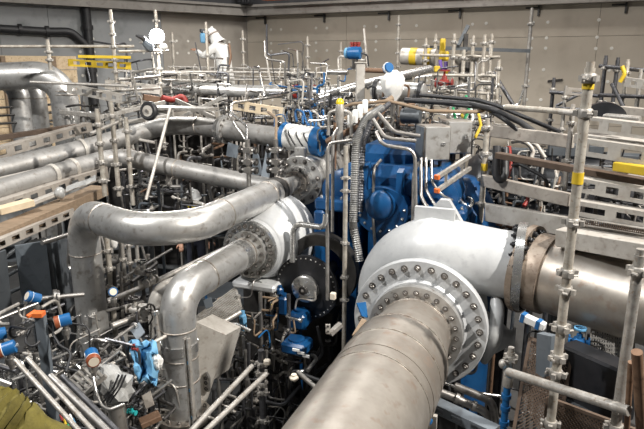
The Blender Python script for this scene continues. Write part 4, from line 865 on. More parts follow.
# ------------------------------------------------------------------ lower left: instruments, racks, wraps
transmitter('blue transmitter with brown cover high at the left rack', (65, 320, 3.35), (-.85, -.45, -.1), .036)
transmitter('blue transmitter with cream faced cover beside the S pipe foot', (92, 356, 3.2), (.45, -.8, -.15), .037)
transmitter('blue transmitter with brown cover at the left frame edge', (9, 348, 3.1), (-.9, -.4, -.2), .037)
transmitter('small blue transmitter on the upper left tubing', (35, 298, 3.9), (-.6, -.6, .5), .036, -UP, 'blue_plastic')
transmitter('half hidden blue transmitter at the left edge of the rack', (0, 334, 3.4), (-.7, -.5, 0), .036)
transmitter('blue and brown transmitter beside the upright wrapped pipe', (113, 292, 4.4), (.3, -.7, .3), .034, -UP, 'blue_plastic')
T('cross_tube', 'short flanged stub joined to the foot of the S pipe', [(40, 298.5, 4.2), (84, 294.5, 4.35)], 5, 'tube_steel', 'tube', None, 0)
m = M(); q = W(55, 297, 4.22); m.ring(q, W(84, 294.5, 4.35)-W(40, 298.5, 4.2), .015, .055, -.012, .012, 18); m.ring(q+BX*.03, W(84, 294.5, 4.35)-W(40, 298.5, 4.2), .015, .055, -.008, .008, 18)
f_ = solo('stub_flange', m, 'tube_steel', 'double round flange on the short stub beside the S pipe', 'flange')
for lb, pts, w, mt in (
    ('left of two white tubes running down to the bottom left', [(15, 360, 2.95), (80, 432, 2.75)], 5, 'galvanised'),
    ('right of two white tubes running down to the bottom left', [(27, 358, 3.05), (94, 432, 2.85)], 5, 'galvanised'),
    ('dark steel tube right of the two white tubes', [(50, 376, 3.15), (112, 436, 3.0)], 8, 'tube_steel'),
    ('second dark steel tube right of the two white tubes', [(62, 376, 3.25), (122, 436, 3.1)], 6, 'dark_tube'),
    ('thin upper rack tube at the left', [(-6, 321, 3.7), (38, 303, 3.9)], 3.6, 'tube_steel'),
    ('second rack tube sloping at the left', [(-6, 338, 3.5), (46, 312, 3.8), (64, 304, 3.9)], 3.4, 'dark_tube'),
    ('grey tube crossing the rack below the brown covers', [(54, 402, 3.2), (118, 352, 3.7)], 4.5, 'tube_steel'),
    ('long silver tube passing under the S pipe', [(108, 301, 4.6), (150, 284, 4.8), (236, 243, 5.4)], 5.5, 'galvanised'),
    ('thin tube above the long silver tube', [(106, 288, 4.9), (172, 249, 5.3)], 3, 'tube_steel'),
    ('lower silver tube between the valve clusters', [(112, 326, 4.2), (165, 306, 4.5)], 6, 'galvanised'),
    ('tube running from the plastic wrap to the blue cloth', [(108, 366, 3.7), (166, 336, 4.0)], 4, 'white_steel'),
    ('tube below the blue cloth pointing at the pipe flange', [(140, 404, 3.7), (172, 380, 3.8)], 3.4, 'tube_steel'),
    ('left tube of the sloping frame at the bottom centre', [(188, 434, 3.55), (252, 366, 4.25)], 6, 'galvanised'),
    ('right tube of the sloping frame at the bottom centre', [(196, 440, 3.5), (266, 374, 4.2)], 6, 'galvanised'),
    ('curled black hose by the brown covers', [(30, 330, 3.4), (24, 342, 3.35), (34, 348, 3.3), (42, 338, 3.35), (40, 326, 3.4)], 2.6, 'black_rubber'),
    ('black hose looping beside the first transmitter', [(44, 322, 3.4), (52, 332, 3.35), (60, 346, 3.3), (72, 352, 3.3), (66, 372, 3.2)], 2.6, 'black_rubber'),
    ('thin steel loop tube above the bottom hoses', [(90, 360, 3.25), (96, 392, 3.2), (104, 412, 3.2), (124, 404, 3.3)], 3, 'bright_steel'),
    ('silver handle shaped tube left of the black disc base', [(232, 330, 4.6), (229, 325, 4.6), (236, 324, 4.6), (250, 331, 4.6)], 4, 'bright_steel'),
    ('grey rail at the lower edge of the ribbed grating', [(196, 338, 4.55), (240, 312, 4.8)], 6, 'galvanised'),
    ('angled silver tube near the black disc foot', [(298, 372, 4.5), (330, 400, 4.2)], 5, 'tube_steel')):
    T('rack_tube' if mt != 'black_rubber' else 'hose', lb, pts, w, mt, 'tube' if mt != 'black_rubber' else 'hose', None, .07, 10)
p = W(39, 316, 3.3); q = W(48, 390, 3.3)
g = thing('rack_post', Vector((p.x, p.y, 0)), 'grey green channel post with an orange tip at the left rack', 'post')
m = M()
for s_ in (-1, 1): m.box(Vector((p.x, p.y, p.z/2))+Vector((.022*s_, .015, 0)), (.006, .04, p.z))
m.box((p.x, p.y-.005, p.z/2), (.05, .006, p.z)); part('channel', m, 'slate_panel', g, smooth=False)
m = M(); m.box((p.x, p.y, p.z+.012), (.056, .05, .024)); part('end_cap', m, 'orange', g, 'orange plastic end cap', smooth=False)
board('rack_bar', 'short bar with orange paint beside the channel post', (27, 317, 3.5), (36, 311, 3.55), 4, 'orange', .02, 'bar')
g = thing('small_rack', W(85, 400, 3.3), 'small ladder rack in front of the S pipe foot', 'rack')
for k in range(6):
    p0, p1 = W(66+k*4.5, 384-k*4, 3.35), W(80+k*4.5, 397-k*4, 3.25); m = M(); m.beam(p0, p1, .02, .012); part('rung', m, 'galvanised', g, smooth=False)
g = thing('strut_channel', W(190, 425, 3.7), 'perforated pale strut standing along the elbowed pipe', 'strut')
A_, B_ = W(186.5, 338, 3.72), W(193, 426, 3.78); ex = (B_-A_).normalized()
for s_ in (-1, 1): m = M(); m.box((A_+B_)/2+BX*.014*s_, ((B_-A_).length, .01, .03), ex, BX, ex.cross(BX)); part('side', m, 'galvanised', g, smooth=False)
for k in range(16): m = M(); m.box(A_.lerp(B_, (k+.5)/16), ((B_-A_).length/32, .02, .006), ex, BX, ex.cross(BX)); part('web', m, 'light_blue' if k % 5 == 4 else 'galvanised', g, smooth=False)
m = M(); m.beam(B_, Vector((B_.x, B_.y, 0)), .03, .03, AX); part('foot_post', m, 'dark_iron', g, smooth=False)
m = M(); m.beam(W(64, 385, 3.36), W(93, 361, 3.36), .02, .02); rk = [o for o in bpy.data.objects if o.name == 'small_rack'][0]; part('side_rail', m, 'galvanised', rk, smooth=False)
m = M(); m.beam(W(79, 399, 3.24), W(106, 376, 3.24), .02, .02); part('side_rail', m, 'galvanised', rk, smooth=False)
# white wedge guard
P = [(196, 322, 4.3), (226, 335, 4.35), (214, 378, 4.45), (204, 408, 4.45), (190, 402, 4.4)]
g = thing('wedge_guard', W(205, 408, 4.45), 'white sheet metal wedge guard right of the elbowed pipe', 'guard')
F_ = [W(*p) for p in P]; Bk = [p+AX*.22-UP*.03 for p in F_]
m = M(); n = 5; m.add(F_+[p+AX*.012 for p in F_], [tuple(range(n)), tuple(reversed(range(n, 2*n)))]+[(i, i+n, (i+1) % n+n, (i+1) % n) for i in range(n)]); part('front_sheet', m, 'white_steel', g, smooth=False)
for i, j in ((0, 1), (1, 2)):
    m = M(); a, b, c, d = F_[i], F_[j], Bk[j], Bk[i]; m.add([a, b, c, d]+[v-UP*.012 for v in (a, b, c, d)], [(0, 1, 2, 3), (7, 6, 5, 4), (0, 4, 5, 1), (1, 5, 6, 2), (2, 6, 7, 3), (3, 7, 4, 0)]); part('side_sheet', m, 'white_steel', g, smooth=False)
q = W(206, 382, 4.38); m = M(); m.prism([(-.02, -.09), (.03, -.07), (.035, .04), (.01, .09), (-.02, .05)], q, BX, UP, .02); br = part('eye_plate', m, 'tube_steel', g, smooth=False)
for z in (-.05, 0, .04): m = M(); m.ring(q-AX*.012+UP*z+BX*.006, AX, .008, .016, -.004, .004, 10); part('eyelet', m, 'dark_iron', br)
# silver bypass behind the elbowed pipe
q = W(158, 300, 4.55); g = thing('bypass_pipe', (q.x, q.y, 0), 'pale cylinder standing behind the elbowed pipe', 'pipe')
m = M(); m.tube(fillet([W(182, 284, 4.75), q+UP*.05, Vector((q.x, q.y, .8))], .15), .085, 20); part('pipe_wall', m, 'white_steel', g); m = M(); m.tube([(q.x, q.y, 0), (q.x, q.y, .8)], .07, 16); part('pipe_foot', m, 'dark_iron', g)
m = M(); m.tube(fillet([W(150, 308, 4.4), W(153, 318, 4.35), W(148, 326, 4.35)], .03), .006, 6); part('lifting_wire', m, 'black_rubber', g)
# plastic wraps, cloth, plates
def blob(name, label, c, rx, ry, rz, mt, seed, cat, tilt=0, n=16, mm=10, amp=.22):
    r = random.Random(seed); m = M(); c = W(*c); m.ball(c, (rx, ry, rz), n, mm, (math.cos(tilt), 0, math.sin(tilt)), (0, 1, 0), (-math.sin(tilt), 0, math.cos(tilt)))
    for v in m.V: v += (v-c)*r.uniform(-amp, amp)
    return solo(name, m, mt, label, cat, smooth=False)
q = W(116, 404, 3.55); g = thing('wrapped_cylinder', (q.x, q.y, 0), 'upright cylinder under crumpled clear plastic at lower left', 'cylinder')
m = M(); m.tube([(q.x, q.y, 0), (q.x, q.y, q.z)], .052, 18); part('cylinder', m, 'steel_oxide', g)
r = random.Random(3); m = M(); c = W(113, 384, 3.5); m.ball(c, (.10, .09, .13), 14, 9, (.85, 0, .5), (0, 1, 0), (-.5, 0, .85))
for v in m.V: v += (v-c)*r.uniform(-.28, .28)
part('plastic_wrap', m, 'plastic_wrap', g, 'crumpled clear plastic', smooth=False)
for k in range(3): m = M(); m.tube([c+Vector((-.02+.02*k, -.12, -.05)), c+Vector((.05+.02*k, -.12, .05)), c+Vector((.08+.02*k, -.10, .12))], .006, 6); part('black_strap', m, 'black_rubber', g)
r = random.Random(8)
g = thing('cloth_bundle', W(143, 378, 3.75), 'light blue cloth draped over the tubes left of the elbowed pipe', 'cloth')
m = M(); nu, nv = 9, 10; V = []
for j in range(nv):
    for i in range(nu): V.append(W(131+(i-4)*(3.6-.16*j)+12+j*.5+r.uniform(-1.2, 1.2), 341+j*4.4+abs(i-3)*1.3*(j > 0)+r.uniform(-1.5, 1.5), 3.72+.06*math.sin(i*1.2+j*.9+2*math.sin(j*.7))+r.uniform(-.03, .03)))
n = nu*nv; F = [(j*nu+i, j*nu+i+1, (j+1)*nu+i+1, (j+1)*nu+i) for j in range(nv-1) for i in range(nu-1)]
m.add(V, F); part('drape', m, 'light_blue', g)
sm = g.children[0].modifiers.new('thick', 'SOLIDIFY'); sm.thickness = .012
blob('white_rag', 'white rag on the tubes beside the blue cloth', (157, 362, 3.7), .035, .03, .05, 'white_cloth', 5, 'rag')
plate('grey_plate', 'small grey plate above the blue cloth', [(130, 330, 3.9), (139, 322, 3.95), (145, 332, 3.9), (137, 340, 3.85)], .01, 'slate_panel', 'plate')
plate('pale_plate', 'pale square plate left of the grey plate', [(118, 334, 3.95), (127, 330, 3.95), (128, 343, 3.95), (120, 345, 3.95)], .01, 'white_steel', 'plate')
plate('pale_plate', 'pale tag plate hanging below the blue cloth', [(142, 396, 3.7), (150, 391, 3.7), (154, 405, 3.7), (146, 409, 3.7)], .01, 'grey_board', 'plate')
valve('teal_valve', 'teal valve near the bottom left plastic wrap', (132, 412, 3.6), .014, BX, 'teal', None, 'dark_iron')
valve('red_knob_valve', 'small red topped valve beside the blue cloth', (135, 349, 3.65), .010, BX, 'red', None, 'red')
board('mesh_offcut', 'tan offcut lying at the bottom beside the pipe flange', (140, 424, 3.6), (160, 415, 3.65), 6, 'rust_brown', .08, 'board')
for k, c in enumerate(('red', 'yellow', 'green', 'helmet_white', 'light_blue')): board('cable_marker', ('red', 'yellow', 'green', 'white', 'light blue')[k]+' marker strip among cables beside the olive jacket', (60+k*3.2, 414+(k % 3)*4, 2.9), (63+k*3.2, 421+(k % 3)*4, 2.88), 2.6, c, .01, 'marker')
# ribbed grating
g = thing('ribbed_grating', W(215, 335, 4.85), 'sloping ribbed metal grating left of the black disc', 'grating')
A_, B_, C_ = W(196, 318, 4.85), W(236, 288, 5.15), W(200, 340, 4.6)
for k in range(11):
    o_ = (C_-A_)*(k/10); m = M(); m.beam(A_+o_, B_+o_, .014, .03, UP); part('slat', m, 'galvanised', g, smooth=False)
for a in (.02, .98): m = M(); m.beam(A_.lerp(B_, a), A_.lerp(B_, a)+(C_-A_), .02, .03, UP); part('side_bar', m, 'galvanised', g, smooth=False)
plate('grey_tag', 'grey tag plate fixed over the ribbed grating', [(203, 300, 4.75), (211, 297, 4.75), (213, 306, 4.72), (206, 309, 4.72)], .008, 'slate_panel', 'plate')
# post with valves, centre bottom
p = W(261, 350, 4.3); g = thing('valve_post', Vector((p.x, p.y, 0)), 'dark post with clustered fittings at the bottom centre', 'post')
m = M(); m.tube([p, Vector((p.x, p.y, 0))], .024, 10); part('post', m, 'dark_tube', g)
for k, y in enumerate((364, 373, 384, 392, 420)): inst('coupler', COUPLERG, g, (p.x, p.y, zpix(p.y, y)), Quaternion((0, 0, 1), y), .022)
m = M(); m.box(W(267, 362, 4.28), (.05, .04, .045), bev=.01); part('clip', m, 'cream', g)
for k in range(2): T('frame_rung', ('lower', 'upper')[k]+' short rung between the sloping frame tubes', [(206+k*20, 416-k*22, 3.8+.2*k), (216+k*20, 420-k*22, 3.75+.2*k)], 3, 'galvanised', 'rung', 'rungs of the sloping frame', 0)
# blue base parts under the disc
for lb, c, sz, mt in (
    ('blue bearing block beneath the black disc', (300, 318, 5.0), (.16, .2, .14), 'blue_paint'), ('blue oil pot left of the black disc', (284, 305, 5.0), (.09, .09, .17), 'blue_paint'),
    ('blue base foot with worn white marks', (297, 345, 4.8), (.22, .2, .1), 'blue_paint'), ('small blue cap block by the oil pot', (280, 291, 5.0), (.06, .06, .08), 'blue_paint'),
    ('blue stem left of the base foot', (243, 322, 4.85), (.06, .06, .16), 'light_blue'), ('pale block on the dark base', (294, 378, 4.4), (.07, .06, .05), 'cream')):
    m = M(); m.box(W(*c), sz, BX, AX, UP, .02); m.lathe([(sz[0]*.3, sz[2]*.45), (sz[0]*.3, sz[2]*.62)], W(*c), UP, 12); solo('base_block', m, mt, lb, 'block')
for k in range(3):
    m = M(); m.box(W(296+k*5, 350+k*3, 4.66), (.06, .012, .02), BX, AX, UP); solo('steel_shim', m, 'helmet_white', ('left', 'middle', 'right')[k]+' pale shim plate resting on the blue base foot', 'plate', 'shims on the blue base foot', smooth=False)
g = thing('angle_bracket', W(334, 335, 4.3), 'steel angle bracket with holes beside the inlet pipe', 'bracket')
m = M(); m.beam(W(330, 334, 4.25), W(341, 324, 4.3), .04, .03); part('arm', m, 'galvanised', g, smooth=False)
m = M(); m.box(W(328, 329, 4.22), (.035, .008, .075)); e_ = part('end_plate', m, 'white_steel', g, smooth=False)
for z in (.02, -.02): m = M(); m.ring(W(328, 329, 4.21)+UP*z, (0, 1, 0), .003, .007, -.004, .004, 10); part('hole_rim', m, 'dark_iron', e_)
plate('tan_strap', 'tan strip leaning between bracket and inlet pipe', [(352, 335, 4.1), (362, 318, 4.2), (367, 320, 4.2), (356, 338, 4.1)], .012, 'wood', 'strip')
plate('blue_flap', 'bright blue flap under the left bolts of the casing', [(357, 303, 4.25), (366, 302, 4.3), (368, 318, 4.3), (362, 316, 4.25)], .012, 'blue_plastic', 'flap')
m = M(); m.box(W(333, 296, 4.75), (.045, .04, .06), BX, AX, UP, .006); solo('sensor_block', m, 'cream', 'pale sensor block right of the black disc', 'sensor')

# pole group near the S pipe
g = thing('scaffold', W(118, 335, 4.75), 'thin upright tubes with couplers behind the S pipe', 'scaffold')
for px, a_, b_, d, r_ in ((105.5, 226, 340, 4.75, .022), (121, 236, 300, 4.9, .018), (128, 240, 300, 5.0, .016), (136, 238, 290, 5.1, .016)): standard(g, px, a_, b_, d, r_, .16, 'scaffold_white' if px < 110 else 'galvanised', .05)
blob('white_pad', 'white oval pad between the thin upright tubes', (114, 241, 4.85), .03, .03, .065, 'white_cloth', 2, 'pad', amp=.05)

# ------------------------------------------------------------------ small repeated fittings among the machinery
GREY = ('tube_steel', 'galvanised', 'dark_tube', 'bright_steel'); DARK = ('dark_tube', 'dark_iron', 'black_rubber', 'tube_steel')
def stands(places, label, group, seed, rr, mts, nt=8, nv=2, seg=(.08, .35), zb=0, up=.4, drop=.6, vs=(.014, .024)):
    """instrument stands: a post, branching tubes rooted on it, small valves sitting on the tubes"""
    r = random.Random(seed); rows = 1+max(q[4] for q in places); cols = 1+max(q[3] for q in places)
    for px, py, d, ci, ri in places:
        p = W(px, py, d); sfx = 'leftmost' if ci == 0 else 'rightmost' if ci == cols-1 else ('', 'second', 'third', 'fourth', 'fifth', 'sixth')[ci]+' from left'
        if rows > 1: sfx += ', '+(('upper', 'lower') if rows == 2 else ('upper', 'middle', 'lower'))[ri]+' row'
        g = thing('instrument_stand', (p.x, p.y, zb), label+', '+sfx, 'instrument stand', group)
        m = M(); m.tube([Vector((p.x, p.y, zb)), p], .017, 8); part('post', m, r.choice(mts), g)
        for k in range(nt):
            q = p-UP*r.uniform(0, drop); pts = [q]; last = UP
            for i in range(r.choice((2, 2, 3, 3, 4))):
                dv = r.choice((AX, -AX, BX, -BX)) if abs(last.z) > .6 or r.random() > up else r.choice((UP, -UP))
                if abs(dv.dot(last)) > .9: dv = UP if abs(last.z) < .5 else BX
                last = (dv+Vector([r.uniform(-.18, .18) for _ in range(3)])).normalized(); pts.append(pts[-1]+last*r.uniform(*seg))
            rad_ = r.uniform(*rr); m = M(); m.tube(fillet(pts, .05, 4), rad_, 8); t_ = part('tube', m, r.choice(mts), g)
            if k < nv:
                c = pts[0].lerp(pts[1], .6); dv = (pts[1]-pts[0]).normalized(); s = r.uniform(*vs)
                m = M(); m.lathe([(s*.6, -2*s), (s*.6, -1.1*s), (s, -s), (s, s), (s*.6, 1.1*s), (s*.6, 2*s)], c, dv, 10); m.lathe([(s*.6, s*.6), (s*.4, 1.8*s), (s*.2, 2.8*s)], c, UP, 8); v_ = part('valve', m, r.choice(('tube_steel', 'galvanised', 'dark_iron')), t_)
                m = M(); m.ring(c+UP*2.8*s, UP, s*.8, s*1.2, -s*.18, s*.18, 12); part('handwheel', m, 'dark_iron', t_)
            elif k == nv:
                e = pts[-1]; m = M(); m.lathe([(rad_*1.6, -.012), (rad_*2.0, -.01), (rad_*2.0, .01), (rad_*1.6, .012)], e, last, 12); part('end_fitting', m, 'bright_steel', t_)
def grid(x0, y0, x1, y1, nx, ny, d0, d1, seed=0):
    r = random.Random(seed); return [(x0+(x1-x0)*(i+.5)/nx+r.uniform(-4, 4), y0+(y1-y0)*(j+.5)/ny+r.uniform(-3, 3), r.uniform(d0, d1), i, j) for i in range(nx) for j in range(ny)]
stands([q for q in grid(130, 168, 250, 196, 6, 1, 6.2, 7.0, 1) if q[3] != 3], 'small piping stand between the S shaped pipe and the long pipes', 'piping stands behind the S pipe', 11, (.008, .024), GREY+('dark_grey', 'slate_panel', 'dark_iron'), 12, 4, vs=(.022, .036))
stands(grid(120, 126, 250, 150, 5, 1, 7.4, 8.0, 2), 'small piping stand in the gap between the two long left pipes', 'piping stands between the long pipes', 12, (.008, .022), GREY+('rust_brown', 'white_steel', 'dark_iron'), 12, 3)
stands(grid(326, 94, 424, 122, 6, 2, 5.5, 6.4, 3), 'tangle of small tubes standing above the gearbox', 'tube tangles above the gearbox', 13, (.005, .014), GREY+('black_rubber', 'rust_brown', 'bright_steel', 'dark_iron'), 14, 5, (.04, .2), 2.72, drop=.25)
stands(grid(425, 66, 500, 120, 4, 2, 6.0, 7.2, 4), 'tangle of thin tubes among the pale pole cluster', 'tube tangles in the pole cluster', 14, (.005, .014), GREY+('dark_iron', 'rust_brown', 'black_rubber'), 13, 4, (.05, .25), up=.6)
stands(grid(494, 138, 572, 200, 4, 2, 5.0, 5.7, 5), 'tangle of thin tubes behind the right scaffold boards', 'tube tangles behind the right boards', 15, (.006, .014), DARK+('white_steel', 'rust_brown', 'dark_grey'), 14, 3, (.05, .25))
stands(grid(590, 138, 650, 205, 3, 2, 4.3, 5.0, 6), 'tangle of dark tubes behind the white slotted beams', 'tube tangles behind the white beams', 21, (.006, .014), DARK+('white_steel',), 7, 1, (.05, .25))
stands(grid(0, 302, 75, 400, 3, 3, 3.5, 4.5, 7), 'tubing stand in the dark instrument rack at the left edge', 'tubing stands at the left edge', 16, (.005, .013), GREY+('black_rubber', 'dark_iron'), 10, 3, (.06, .3), vs=(.012, .02))
stands(grid(85, 318, 160, 410, 3, 3, 3.7, 4.6, 8), 'tubing stand between the S pipe foot and the elbowed pipe', 'tubing stands by the S pipe foot', 26, (.005, .013), GREY+('black_rubber', 'dark_iron', 'dark_tube'), 10, 3, (.06, .3), vs=(.014, .024))
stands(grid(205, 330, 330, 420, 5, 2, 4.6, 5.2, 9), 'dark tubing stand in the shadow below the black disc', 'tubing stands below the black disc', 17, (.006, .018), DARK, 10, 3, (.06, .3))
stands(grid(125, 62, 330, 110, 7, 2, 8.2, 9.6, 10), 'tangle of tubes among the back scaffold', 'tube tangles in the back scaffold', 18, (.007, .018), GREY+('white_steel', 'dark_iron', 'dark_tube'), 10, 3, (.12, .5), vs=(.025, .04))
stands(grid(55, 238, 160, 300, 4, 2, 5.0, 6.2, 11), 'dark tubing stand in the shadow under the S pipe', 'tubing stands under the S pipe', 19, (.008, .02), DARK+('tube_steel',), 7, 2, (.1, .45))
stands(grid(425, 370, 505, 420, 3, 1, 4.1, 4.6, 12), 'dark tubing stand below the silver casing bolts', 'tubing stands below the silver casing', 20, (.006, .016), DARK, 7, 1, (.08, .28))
stands(grid(232, 282, 300, 306, 4, 1, 4.75, 5.1, 13), 'bright tubing stand at the foot of the smaller casing', 'tubing stands at the smaller casing', 22, (.005, .011), GREY+('blue_plastic', 'wood'), 9, 3, (.05, .2), vs=(.014, .022))
stands(grid(284, 66, 345, 116, 4, 2, 6.8, 8.0, 14), 'tangle of tubes behind the wrapped actuator', 'tube tangles behind the wrapped actuator', 23, (.006, .015), GREY+('blue_plastic', 'dark_iron', 'white_steel'), 11, 4, (.08, .35), vs=(.02, .034))
stands(grid(520, 325, 600, 340, 3, 1, 4.2, 4.6, 15), 'thin tubing stand in the shade below the outlet pipe', 'tubing stands below the outlet pipe', 24, (.005, .012), DARK, 6, 1, (.06, .22))
stands(grid(60, 84, 125, 120, 4, 1, 7.8, 8.6, 16), 'tangle of tubes behind the leftmost scaffold poles', 'tube tangles at the leftmost poles', 27, (.008, .018), GREY+('white_steel', 'dark_iron'), 7, 2, (.1, .4), vs=(.02, .03))
for k, (px, py, d) in enumerate(((143, 272, 4.7), (151, 281, 4.7), (135, 310, 4.25), (143, 313, 4.25))):
    valve('pipe_valve', ('upper left', 'upper right', 'lower left', 'lower right')[k]+' of the four valves on the silver tubes between S pipe and elbow', (px, py, d), .03, (BX, AX, BX, UP)[k], 'galvanised')

# dark steelwork under the machinery
rs = random.Random(40)
for k, (x, y) in enumerate(((-2.9, 5.6), (-2.1, 6.6), (-1.2, 6.4), (-3.3, 7.4), (-.5, 6.6), (-2.4, 5.0), (1.6, 6.6), (2.6, 6.0), (3.2, 5.0))):
    g = thing('pipe_support', (x, y, 0), 'dark steel column carrying the pipework', 'support', 'dark columns under the pipework')
    h = 2.0+.1*(k % 3)
    m = M(); m.box((x, y, h/2), (.012, .14, h)); part('web', m, 'dark_grey', g, smooth=False)
    for s_ in (-1, 1): m = M(); m.box((x+s_*.07, y, h/2), (.014, .16, h)); part('flange_plate', m, 'dark_grey', g, smooth=False)
    m = M(); m.box((x, y, .01), (.26, .26, .02)); part('base_plate', m, 'dark_grey', g, smooth=False)
for k, (a, b, z) in enumerate((((-3.6, 5.2), (-.4, 6.6), 2.0), ((-3.4, 7.3), (-.3, 6.7), 1.2), ((1.5, 6.7), (3.4, 4.8), 2.0), ((-3.2, 4.6), (-1.6, 5.3), 1.1), ((-.9, 4.4), (-.1, 4.1), .5))):
    m = M(); A_, B_ = Vector((*a, z)), Vector((*b, z)); m.beam(A_, B_, .14, .014); m.beam(A_-UP*.15, B_-UP*.15, .14, .014); m.beam(A_-UP*.075, B_-UP*.075, .012, .14)
    solo('steel_girder', m, 'dark_grey', ('long dark girder under the left trays', 'dark girder behind the long left pipes', 'dark girder behind the right boards', 'low dark girder under the S pipe', 'low dark girder at the disc base')[k], 'girder', smooth=False)
m = M(); m.box((-1.0, 5.9, 1.3), (2.8, .5, .08)); solo('service_deck', m, 'dark_grey', 'dark service deck under the pipes left of the gearbox', 'deck', smooth=False)

# dark enclosure added far behind the pipework so its gaps read as shadow
g = thing('dark_backdrop', (-.8, 10.9, 0), 'added dark backdrop enclosure far behind the pipework under the back scaffold', 'enclosure')
m = M(); m.box((-.8, 11.0, 1.27), (6.4, .9, 2.5)); part('body', m, 'dark_iron', g, smooth=False)
m = M(); m.box((-.8, 11.0, 2.55), (6.5, 1.0, .08)); part('roof', m, 'dark_grey', g, smooth=False)
for k in range(8):
    m = M(); m.box((-3.6+k*.8, 10.535, 1.3), (.76, .03, 2.3)); d_ = part('door', m, 'dark_iron', g, smooth=False)
    m = M(); m.box((-3.3+k*.8, 10.51, 1.4), (.03, .03, .2)); part('handle', m, 'galvanised', d_, smooth=False)

# dark drive motor behind the right boards, extended rightward as a dark backdrop
c = W(478, 187, 6.15)
g = thing('drive_motor', Vector((c.x, c.y, 0)), 'large dark drive motor behind the right scaffold boards', 'motor')
m = M(); m.lathe([(.10, -.12), (.30, -.10), (.38, 0), (.40, .04), (.40, 1.7), (.36, 1.78), (.1, 1.8)], c, BX, 32); part('casing', m, 'black_paint', g)
for k in range(14):
    t_ = 2*math.pi*k/14; dv = UP*math.sin(t_)+AX*math.cos(t_); m = M(); m.box(c+BX*.88+dv*.41, (1.5, .012, .05), BX, dv.cross(BX), dv); part('cooling_fin', m, 'dark_grey', g, smooth=False)
m = M(); m.box(c+BX*.9+UP*.45, (.5, .3, .14), BX, AX, UP, .02); part('terminal_box', m, 'dark_grey', g)
for q in (.3, 1.4): m = M(); m.box(Vector((c.x, c.y, (c.z-.3)/2))+BX*q, (.18, .6, c.z-.3), BX, AX, UP); part('foot', m, 'dark_iron', g, smooth=False)
bolts(g, c+BX*-.06, -BX, .26, 8, .016)

